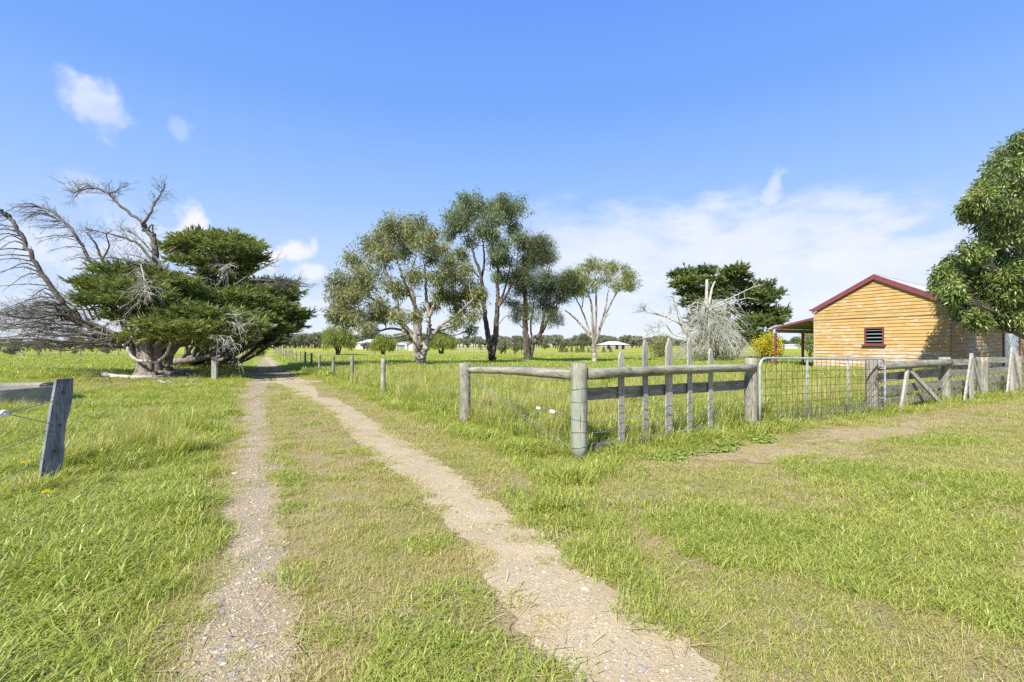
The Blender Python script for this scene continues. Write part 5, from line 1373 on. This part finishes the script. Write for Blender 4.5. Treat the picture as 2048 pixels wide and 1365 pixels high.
def blades(mb, n, rad, h0, h1, w, lean, tint, spread, flat=0.0, curl=.6):
    a = rng.uniform(0, 2 * math.pi, n); r = rad * np.sqrt(rng.random(n))
    b = np.stack([np.cos(a) * r, np.sin(a) * r, np.full(n, -.005)], 1)
    h = rng.uniform(h0, h1, n)
    la = rng.uniform(0, 2 * math.pi, n)
    ln = np.abs(rng.normal(size=n)) * lean + flat
    d = unit(np.stack([np.cos(la) * ln, np.sin(la) * ln, np.ones(n)], 1))
    side = unit(np.stack([-np.sin(la + rng.normal(size=n) * .8), np.cos(la), np.zeros(n)], 1)) * (w * rng.uniform(.6, 1.3, n))[:, None] * .5
    hor = np.stack([np.cos(la), np.sin(la), np.zeros(n)], 1)
    m1 = b + d * (h * .5)[:, None]
    m2 = b + d * (h * .8)[:, None] + hor * (h * .12 * curl)[:, None] - UP * (h * .04 * curl)[:, None]
    tp = b + d * h[:, None] + hor * (h * .34 * curl)[:, None] - UP * (h * .20 * curl)[:, None]
    for q in (m1, m2, tp): q[:, 2] = np.maximum(q[:, 2], .006)
    v = np.stack([b - side * .8, b + side * .8, m1 + side, m1 - side, m2 + side * .8, m2 - side * .8, tp], 1).reshape(-1, 3)
    k = np.arange(n)[:, None] * 7
    t = np.clip(tint + rng.normal(size=n) * spread, 0, 1)
    mb.add(v, [np.concatenate([k + np.array([[0, 1, 2, 3]]), k + np.array([[3, 2, 4, 5]])]), k + np.array([[5, 4, 6]])], np.repeat(t, 7))

def templates(name, mat, specs):
    c = bpy.data.collections.new(name)
    for i, fn in enumerate(specs):
        mb = MB(); fn(mb)
        o = bpy.data.objects.new("%s_%02d" % (name, i), mb.mesh("%s_%02d" % (name, i), mat))
        c.objects.link(o)
    return c

def scatter(name, label, pts, rot, scl, idx, coll):
    """One object that sets the tuft shapes of a collection on the given points."""
    me = bpy.data.meshes.new(name)
    me.vertices.add(len(pts)); me.vertices.foreach_set('co', np.asarray(pts, np.float32).ravel())
    a = me.attributes.new('rot', 'FLOAT_VECTOR', 'POINT'); a.data.foreach_set('vector', np.asarray(rot, np.float32).ravel())
    a = me.attributes.new('scl', 'FLOAT_VECTOR', 'POINT'); a.data.foreach_set('vector', np.asarray(scl, np.float32).ravel())
    a = me.attributes.new('idx', 'INT', 'POINT'); a.data.foreach_set('value', np.asarray(idx, np.int32))
    o = bpy.data.objects.new(name, me); col.objects.link(o)
    ng = bpy.data.node_groups.new(name, 'GeometryNodeTree')
    ng.interface.new_socket('Geometry', in_out='INPUT', socket_type='NodeSocketGeometry')
    ng.interface.new_socket('Geometry', in_out='OUTPUT', socket_type='NodeSocketGeometry')
    N, L = ng.nodes, ng.links
    gi = N.new('NodeGroupInput'); go = N.new('NodeGroupOutput')
    ci = N.new('GeometryNodeCollectionInfo'); ci.inputs['Collection'].default_value = coll
    ci.inputs['Separate Children'].default_value = True; ci.inputs['Reset Children'].default_value = True
    ip = N.new('GeometryNodeInstanceOnPoints'); ip.inputs['Pick Instance'].default_value = True
    def na(nm, ty):
        q = N.new('GeometryNodeInputNamedAttribute'); q.data_type = ty; q.inputs['Name'].default_value = nm
        return q.outputs['Attribute']
    L.new(gi.outputs[0], ip.inputs['Points']); L.new(ci.outputs[0], ip.inputs['Instance'])
    L.new(na('idx', 'INT'), ip.inputs['Instance Index'])
    e2r = N.new('FunctionNodeEulerToRotation'); L.new(na('rot', 'FLOAT_VECTOR'), e2r.inputs[0]); L.new(e2r.outputs[0], ip.inputs['Rotation'])
    L.new(na('scl', 'FLOAT_VECTOR'), ip.inputs['Scale'])
    L.new(ip.outputs[0], go.inputs[0])
    md = o.modifiers.new('scatter', 'NODES'); md.node_group = ng
    return tag(o, label, None, None, 'stuff')

def B(*a, **k): return lambda mb: blades(mb, *a, **k)
def both(*fs):
    def f(mb):
        for q in fs: q(mb)
    return f
# 0-4 short green, 5-9 short dry, 10-15 medium, 16-21 long lush, 22-25 long with seed stems
GT = templates('grass_tuft', M['grass'],
    [both(B(80, .15, .015, .06, .0044, 1.7, .62, .2, curl=.9), B(44, .15, .03, .09, .003, 2.6, .12, .12)) for _ in range(5)] +
    [both(B(52, .15, .015, .045, .004, 1.8, .55, .2, curl=.9), B(70, .16, .02, .09, .0028, 3.2, .12, .13)) for _ in range(5)] +
    [both(B(50, .14, .05, .15, .0058, .95, .62, .15, curl=.9), B(16, .14, .04, .13, .003, 2.0, .15, .1)) for _ in range(6)] +
    [both(B(44, .15, .12, .30, .0078, 1.0, .60, .15, curl=1.0), B(15, .16, .08, .22, .004, 1.8, .22, .14)) for _ in range(6)] +
    [both(B(34, .15, .18, .42, .006, .35, .56, .13), B(10, .12, .3, .55, .003, .22, .14, .1, curl=.3)) for _ in range(4)])
FT = templates('meadow_tuft', M['meadow'], [B(70, .55, .16, .40, .022, .4, .58, .14) for _ in range(4)] + [B(60, .8, .14, .34, .042, .4, .56, .15) for _ in range(4)])
ST = templates('straw_bits', M['straw'], [B(26, .22, .06, .22, .0034, .5, .5, .25, flat=5.0, curl=.1) for _ in range(5)])

def yard_y(x):
    """The yard fence's line for a given x (right of the corner post)."""
    s = (PE[1] - PB[1]) / (PE[0] - PB[0])
    return np.where(x < PC[0], PB[1] + (x - PB[0]) * (PC[1] - PB[1]) / (PC[0] - PB[0]), np.where(x < PD[0], PC[1] + (x - PC[0]) * (PD[1] - PC[1]) / (PD[0] - PC[0]), PD[1] + (x - PD[0]) * .575))
def road_x(y):
    cy = [PB[1], PA[1]] + [p[1] for p in RP]; cx = [PB[0], PA[0]] + [p[0] for p in RP]
    return np.interp(y, cy, cx)
def in_paddock(x, y):
    return np.where(x > PB[0], (y > yard_y(x)), (y > PB[1]) & (x > road_x(y))) & (y > PB[1])
def in_barn(x, y):
    dx, dy = x - BO[0], y - BO[1]
    u = dx * BU[0] + dy * BU[1]; w = dx * BW[0] + dy * BW[1]
    return (u > -2.6) & (u < W_) & (w > 0) & (w < L_B)
def sample(y0, y1, dens):
    """Random ground spots inside the widened field of view."""
    half = lambda q: 1.12 * q + 2.4
    n_ = int((y1 - y0) * 2 * half(y1) * dens)
    y = rng.uniform(y0, y1, n_); x = rng.uniform(-1, 1, n_) * half(y1)
    k = np.abs(x) < half(y); x, y = x[k], y[k]
    return x, y
acc = {'verge_grass': [], 'lawn_grass': [], 'paddock_grass': []}
for y0, y1, dens, sc in ((1.5, 4.2, 165, .8), (4.2, 8, 84, .95), (8, 14, 40, 1.15), (14, 24, 15, 1.5)):
    x, y = sample(y0, y1, dens)
    dl = (x - xl(y)) * .887; dr = (x - xr(y)) * .887
    onl = np.abs(dl) / hl(y); onr = np.abs(dr) / hr(y)
    e = .30 * (vnoise(x, y, .35, 11) - .5) + .40 * (vnoise(x, y, .11, 12) - .5)
    ontrack = (onl < .86 + e) | (onr < .92 + e)
    stray = rng.random(len(x)) < .035
    joint = ((x + 9.3) / 1.5) ** 2 + ((y - 20) / .8) ** 2 < 1
    pad_ = in_paddock(x, y)
    left = (dl < 0) & ~pad_
    median = (dl > 0) & (dr < 0)
    right = (dr > 0) & ~pad_
    N1 = vnoise(x, y, 1.3, 13); N2 = vnoise(x, y, .45, 14); N3 = vnoise(x, y, 3.2, 15)
    edge = np.minimum(np.minimum(np.abs(np.abs(dl) - hl(y)), np.abs(np.abs(dr) - hr(y))), 3)
    fence_d = np.where(x > PB[0], (yard_y(x) - y) * .86, (road_x(y) - x) * .88)
    sink = ((x - fx) ** 2 + (y - fy) ** 2 < .05)
    trough = (x - tcx) ** 2 + (y - tcy) ** 2 < 1.4 ** 2
    trunkz = ((x - bx_) / 2.6) ** 2 + ((y - by_) / 1.6) ** 2 < 1
    shade = ((x - bx_ + 1.2) / 5.5) ** 2 + ((y - by_ + .7) / 1.7) ** 2 < 1 + .6 * (N2 - .5)
    keep = (~ontrack | stray) & ~joint & ~trough & ~trunkz & ~in_barn(x, y)
    keep &= ~(shade & (rng.random(len(x)) < .82))
    worn = ((x + 15.2) / 3.2) ** 2 + ((y - 18.4) / 1.9) ** 2 < 1 + 1.2 * (N2 - .5)
    keep &= ~(worn & (rng.random(len(x)) < .86))
    # height class
    dry = .5 * N1 + .3 * N2 + .2 * N3
    idx = np.zeros(len(x), int); hz = np.ones(len(x))
    r5 = rng.integers(0, 5, len(x)); r6 = rng.integers(0, 6, len(x)); r4 = rng.integers(0, 4, len(x))
    # verge left of the road: lush, longer away from the track
    q = left
    dist = -dl - hl(y)
    lush = dist + (N1 - .5) * .5
    idx = np.where(q, np.where(lush < .14, np.where(N2 > .5, r5, 5 + r5), np.where(lush < .42, 10 + r6, np.where(N2 > .84, 22 + r4, 16 + r6))), idx)
    hz = np.where(q & (lush > .4), np.clip(.18 + 1.0 * (N1 * .45 + N2 * .55), .32, 1.15), hz)
    hz = np.where(q & ((x - fx) ** 2 + (y - fy + .5) ** 2 < 1.0), hz * .6, hz)
    hz = np.where(q & (y > 9), hz * .8, hz)
    # the strip between the wheel tracks
    q = median
    idx = np.where(q, np.where(dry > .44 + .10 * (edge > .5), 5 + r5, np.where(N2 > .62, 10 + r6, r5)), idx)
    idx = np.where(q & (vnoise(x, y, .28, 77) > .70), 10 + r6, idx)
    hz = np.where(q & (idx > 9), .6, hz)
    keep &= ~(q & (dry > .575) & (rng.random(len(x)) < .6))
    # lawn right of the road
    q = right
    hay = np.exp(-((fence_d - 1.1) / .75) ** 2) * (x > 2.2) * (.35 + 1.0 * N1)
    dirt = (vnoise(x, y, 1.1, 17) > .63) & (edge < 1.5) & (y < 6.5)
    nearf = (fence_d < .40 + .35 * N2)
    road_side = (x < PB[0] + .3) & (fence_d < .8)
    idx = np.where(q, np.where(nearf | road_side, np.where(N2 > .45, 10 + r6, 16 + r6), np.where((hay > .60) | dirt, 5 + r5, np.where((N1 > .60) & (edge > .8), 10 + r6, np.where(dry > .60, 5 + r5, r5)))), idx)
    hz = np.where(q & (idx >= 10) & ~(nearf | road_side), .72, hz)
    hz = np.where(q & (nearf | road_side), .85, hz)
    keep &= ~(q & (hay > .60) & (rng.random(len(x)) < .62))
    soil = (((x - 3.9) / 1.5) ** 2 + ((y - 6.75 - .30 * (x - 3.9)) / .5) ** 2 < 1 + 1.6 * (N2 - .5)) | (((x - 6.6) / 2.0) ** 2 + ((y - 8.6 - .5 * (x - 6.6)) / .45) ** 2 < 1 + 1.8 * (N2 - .5))
    keep &= ~(q & soil & (rng.random(len(x)) < .60))
    keep &= ~(q & dirt & (rng.random(len(x)) < .35))
    keep &= ~(q & (edge < .2) & (y < 7) & (rng.random(len(x)) < .3))
    # paddock
    q = pad_
    idx = np.where(q, np.where(N2 > .62, 22 + r4, 16 + r6), idx)
    hz = np.where(q, .85 + .5 * N1, hz)
    keep &= ~(q & (y > 12) & (x > 13) & (rng.random(len(x)) < .2))
    zone = np.where(pad_, 2, np.where(left, 0, 1))
    if y0 > 10: keep &= ~((zone == 1) & (idx < 10) & (rng.random(len(x)) < .25))
    for z_, nm in ((0, 'verge_grass'), (1, 'lawn_grass'), (2, 'paddock_grass')):
        k = keep & (zone == z_); m_ = k.sum()
        s = sc * rng.uniform(.75, 1.25, m_)
        s3 = np.stack([s, s, s * hz[k] / max(1, sc * .85)], 1)
        acc[nm].append((np.stack([x[k], y[k], np.zeros(m_)], 1), np.stack([rng.normal(size=m_) * .08, rng.normal(size=m_) * .08, rng.uniform(0, 6.28, m_)], 1), s3, idx[k]))
LABS = {'verge_grass': 'lush long grass along the left verge', 'lawn_grass': 'short patchy green and straw lawn grass', 'paddock_grass': 'tall bright grass inside the fenced paddock'}
for nm, L in acc.items():
    scatter(nm, LABS[nm], *[np.concatenate([q[i] for q in L]) for i in range(4)], GT)

# taller tussocks of the far meadow
P_, R_, S_, I_ = [], [], [], []
for y0, y1, dens, kind in ((22, 40, 5.2, 0), (40, 75, 1.5, 1)):
    x, y = sample(y0, y1, dens)
    dl = np.abs(x - xl(y)) * .887; dr = np.abs(x - xr(y)) * .887
    road = ((x > xl(y) - 2.0) & (x < road_x(y) - .5)) & (y < 74)
    keep = ~((dl < hl(y) + .1) | (dr < hr(y) + .1) | in_barn(x, y)) & ~(((x - bx_) / 3.0) ** 2 + ((y - by_) / 1.8) ** 2 < 1)
    keep &= ~(road & (rng.random(len(x)) < .35))
    x, y, road = x[keep], y[keep], road[keep]
    s = rng.uniform(.75, 1.25, len(x)); hz = np.where(road, .30, .55 + .7 * vnoise(x, y, 5, 41))
    P_.append(np.stack([x, y, x * 0], 1)); R_.append(np.stack([x * 0, x * 0, rng.uniform(0, 6.28, len(x))], 1)); S_.append(np.stack([s, s, s * hz], 1)); I_.append(kind * 4 + rng.integers(0, 4, len(x)))
scatter('meadow_grass', 'green and yellowish meadow grass across the far paddocks', np.concatenate(P_), np.concatenate(R_), np.concatenate(S_), np.concatenate(I_), FT)

# loose straw and cut hay
x, y = sample(1.5, 14, 9)
dl = (x - xl(y)) * .887; dr = (x - xr(y)) * .887
edge = np.minimum(np.abs(np.abs(dl) - hl(y)), np.abs(np.abs(dr) - hr(y)))
fd = np.where(x > PB[0], (yard_y(x) - y) * .86, 9)
want = np.where(edge < .25, .95, .08) * (dl > -hl(y) - .25) + np.where((fd > .2) & (fd < 2.1) & (x > 2), .9 * vnoise(x, y, 1.3, 13) + .1, 0) + .32 * (dr > 0) * (vnoise(x, y, 1.1, 17) > .5) + .12 * (dl > 0)
k = (rng.random(len(x)) < want) & ~in_paddock(x, y) & (np.abs(dr) > hr(y) * .72) & (np.abs(dl) > hl(y) * .7)
x, y = x[k], y[k]; m_ = len(x)
scatter('straw_litter', 'loose dry straw and cut hay lying on the lawn', np.stack([x, y, np.full(m_, .012)], 1), np.stack([x * 0, x * 0, rng.uniform(0, 6.28, m_)], 1), np.repeat(rng.uniform(.7, 1.3, m_)[:, None], 3, 1), rng.integers(0, 5, m_), ST)

# pebbles on the wheel tracks
n = NT('pebble_stone')
c = n.ramp(n.attr(), [(0, (.22, .205, .19)), (.3, (.33, .30, .27)), (.5, (.42, .33, .21)), (.7, (.50, .40, .25)), (.9, (.56, .49, .38)), (1, (.36, .26, .20))])
M['pebble'] = n.done(n.bsdf(c, .85, 0, .2))
import bmesh
def pebble(i):
    def f(mb):
        b = bmesh.new(); bmesh.ops.create_icosphere(b, subdivisions=2, radius=1.0)
        v = np.array([q.co[:] for q in b.verts]); fa = np.array([[w.index for w in q.verts] for q in b.faces]); b.free()
        v *= np.array([1.2, .85, .5]) * (1 + .22 * np.sin(v[:, [1, 2, 0]] * 2.3 + i))
        mb.add(v, fa, rng.random())
    return f
PT = templates('pebble_shape', M['pebble'], [pebble(i) for i in range(12)])
xx, yy, ss = [], [], []
for fn_x, fn_h, big, dens in ((xl, hl, 1.0, 620), (xr, hr, .8, 500)):
    for y0, y1, f in ((1.6, 4, 1.0), (4, 8, .35), (8, 16, .1)):
        n_ = int((y1 - y0) * .75 * dens * f)
        y = rng.uniform(y0, y1, n_); t_ = np.clip(rng.normal(size=n_) * .5, -1.1, 1.1)
        xx.append(fn_x(y) + t_ * fn_h(y) / .887); yy.append(y); ss.append(np.exp(rng.normal(size=n_) * .5) * .0042 * big * (1 + (y > 4) * .4))
x, y, s = np.concatenate(xx), np.concatenate(yy), np.concatenate(ss)
scatter('pebbles', 'small mixed pebbles scattered along the wheel tracks', np.stack([x, y,   .006 - s * .05], 1), np.stack([rng.normal(size=len(x)) * .2, rng.normal(size=len(x)) * .2, rng.uniform(0, 6.28, len(x))], 1), np.repeat(s[:, None], 3, 1), rng.integers(0, 12, len(x)), PT)
# the few larger stones of the left track
for px, py, sz, t_, lab in ((459, 1278, .024, .08, 'rounded blue grey stone, largest in the left wheel track'), (487, 1283, .018, .55, 'yellow stone beside the largest grey stone'), (467, 1349, .022, .1, 'flat grey stone at the bottom of the left track'), (440, 1328, .020, .15, 'dark grey stone in grass edge of the left track'), (505, 1292, .020, .3, 'long grey stone right of the yellow stone'), (447, 1300, .022, .2, 'sunken grey slab stone below the largest grey stone'), (1170, 1180, .026, .75, 'flat sandy stone in the right wheel track'), (1283, 1338, .026, .12, 'grey stone at the bottom of the right wheel track')):
    x, y = gp(px, py); mb = MB()
    b = bmesh.new(); bmesh.ops.create_icosphere(b, subdivisions=3, radius=1.0)
    v = np.array([q.co[:] for q in b.verts]); fa = np.array([[w.index for w in q.verts] for q in b.faces]); b.free()
    v = v * .66 * (1 + .16 * np.sin(v[:, [1, 2, 0]] * 2.1 + px)) * np.array([1.25, .8, .42]) * sz * 1.15
    a = rng.uniform(0, 3); v = np.stack([v[:, 0] * math.cos(a) - v[:, 1] * math.sin(a), v[:, 0] * math.sin(a) + v[:, 1] * math.cos(a), v[:, 2]], 1)
    mb.add(v + np.array([x, y, .006 + sz * .02]), fa, t_)
    tag(mb.build('stone', M['pebble'], None, True), lab, 'stone', 'larger stones in the wheel tracks')

# broad leaved weeds before the pickets
wm = templates('mallow_shape', M['weed_leaf'], [])
def mallow(mb):
    for _ in range(16):
        a = rng.uniform(0, 6.28); r = rng.uniform(.02, .16); c = np.array([math.cos(a) * r, math.sin(a) * r, rng.uniform(.05, .14)]); rr = rng.uniform(.022, .042)
        nrm = unit(np.array([math.cos(a) * .5, math.sin(a) * .5, 1]) + rng.normal(size=3) * .25); u = unit(np.cross(nrm, (1, .3, 0))); v_ = np.cross(nrm, u)
        th = np.arange(9) / 9 * 2 * math.pi
        mb.add(np.concatenate([[c - nrm * .01], [c + (u * math.cos(q) + v_ * math.sin(q)) * rr * (1 + .14 * math.cos(q * 5)) + nrm * .006 * math.cos(q * 5) for q in th]]), np.array([[0, 1 + i, 1 + (i + 1) % 9] for i in range(9)]), rng.random())
        tube(mb, [(math.cos(a) * .01, math.sin(a) * .01, 0), c], .002, 3, .4, False)
for i in range(4):
    mb = MB(); mallow(mb); o = bpy.data.objects.new('mallow_shape_%02d' % i, mb.mesh('mallow_shape_%02d' % i, M['weed_leaf'])); wm.objects.link(o)
x = rng.uniform(1.5, 5.2, 1400); off = rng.uniform(.12, 1.0, 1400); y = yard_y(x) - off / .86
k = (rng.random(1400) < .02 + .16 * (vnoise(x, y, .4, 51) > .55)) & (x < 4.2) & (off < .9)
x, y = x[k], y[k]; m_ = len(x)
scatter('mallow_weeds', 'round leaved green weeds growing before the pickets', np.stack([x, y, x * 0], 1), np.stack([x * 0, x * 0, rng.uniform(0, 6.28, m_)], 1), np.repeat(rng.uniform(.45, .9, m_)[:, None] * np.array([[1.25, 1.25, .6]]), 1, 1), rng.integers(0, 4, m_), wm)

# yellow flowers
df = thing('yellow_flower', 'small yellow flower in grass of the left verge', 'flower', (0, 0, 0), 'yellow flowers in the left verge')
m = MB(); tube(m, [(0, 0, 0), (.01, 0, .12), (.012, .004, .22)], .0022, 4); m.build('stem', M['stem'], df)
m = MB()
for lay, (k, r, zz) in enumerate(((14, .019, .222), (11, .013, .227), (7, .008, .230))):
    for i in range(k):
        a = i / k * 6.283 + lay * .3; d = np.array([math.cos(a), math.sin(a), .25 + lay * .3]); leaves(m, np.array([[.012, .004, zz]]), d[None], r, .007, np.array([.5]))
m.build('petals', M['dandelion'], df)
first = True
for px, py, s in ((77, 1075, 1.5), (46, 985, 1.4), (64, 932, 1), (71, 936, .9), (38, 945, 1), (28, 944, .9), (56, 943, .8), (65, 918, .8), (145, 878, 1), (150, 918, .9), (168, 893, .9), (171, 899, .8), (176, 890, .8), (190, 872, .8), (231, 864, .8), (214, 875, .7), (225, 862, .8), (290, 863, .8), (289, 849, .8), (286, 854, .8), (310, 829, .8), (302, 828, .8), (380, 780, .9), (385, 784, .9), (197, 919, .9)):
    o = df if first else copy_tree(df)
    first = False
    x, y = gp(px, py + 22); o.location = (x, y, .02); o.scale = (s * 1.15,) * 3; o.rotation_euler = (rng.normal() * .1, rng.normal() * .1, rng.uniform(0, 6.28))
for px, py, s, lab in ([(906 + int(dx), 833 + int(dy), .9, 'small yellow flower in grass at the foot of the left fence post') for dx, dy in ((0, 0), (9, 6), (24, 14), (31, 10), (14, -4), (41, -6), (38, 2), (-8, -10), (-28, -8), (-40, -6), (-46, 0), (-32, -14))] + [(767, 937, .9, 'single yellow flower at the left edge of the sandy track')]):
    o = copy_tree(df); x, y = gp(px, py + 14); o.location = (x, y, -.02); o.scale = (s * 1.1,) * 3; o.rotation_euler = (0, 0, rng.uniform(0, 6.28))
    o["label"] = lab; o["group"] = 'yellow flowers below the left fence post'
    if 'single' in lab: del o["group"]; o.location.z = -.14

# worn brown earth with cut hay before the gate
n = NT('worn_hay_earth'); f = n.noise(n.coord('Position'), 9, 6, .7); f2 = n.noise(n.coord('Position'), 70, 4, .7)
c = n.mix(n.math('MULTIPLY', n.step(f2, .5, .62), .7), n.ramp(f, [(.35, (.27, .21, .115)), (.65, (.38, .30, .175))]), (.46, .35, .20))
M['worn'] = n.done(n.bsdf(c, .95, 0, .05, n.bump(f2, .6, .015)))
m = MB(); blob_patch(m, 3.95, 6.78, 1.45, .46, .005, .29, 71)
tag(m.build('worn_earth', M['worn']), kind='structure', label='worn brown earth before the pickets')
m = MB(); blob_patch(m, 6.7, 8.65, 2.2, .42, .005, .46, 72)
tag(m.build('worn_earth', M['worn']), kind='structure', label='worn brown earth before the mesh gate')

# dry brown ground under the cypress
m = MB(); blob_patch(m, bx_ - .9, by_ - .6, 5.2, 1.3, .007, 0, 61); blob_patch(m, -15.2, 18.4, 3.3, 1.9, .0065, 0, 63); blob_patch(m, bx_ + 3.0, by_ + 3.2, 4.4, 3.0, .008, .4, 62)
n = NT('leaf_litter_soil'); f = n.noise(n.coord('Position'), 5, 6, .7)
M['litter'] = n.done(n.bsdf(n.ramp(f, [(.35, (.17, .12, .075)), (.55, (.27, .21, .13)), (.7, (.17, .18, .05))]), .95, 0, .05, n.bump(f, .5, .03)))
tag(m.build('bare_soil', M['litter']), kind='structure', label='bare littered soil under the cypress')
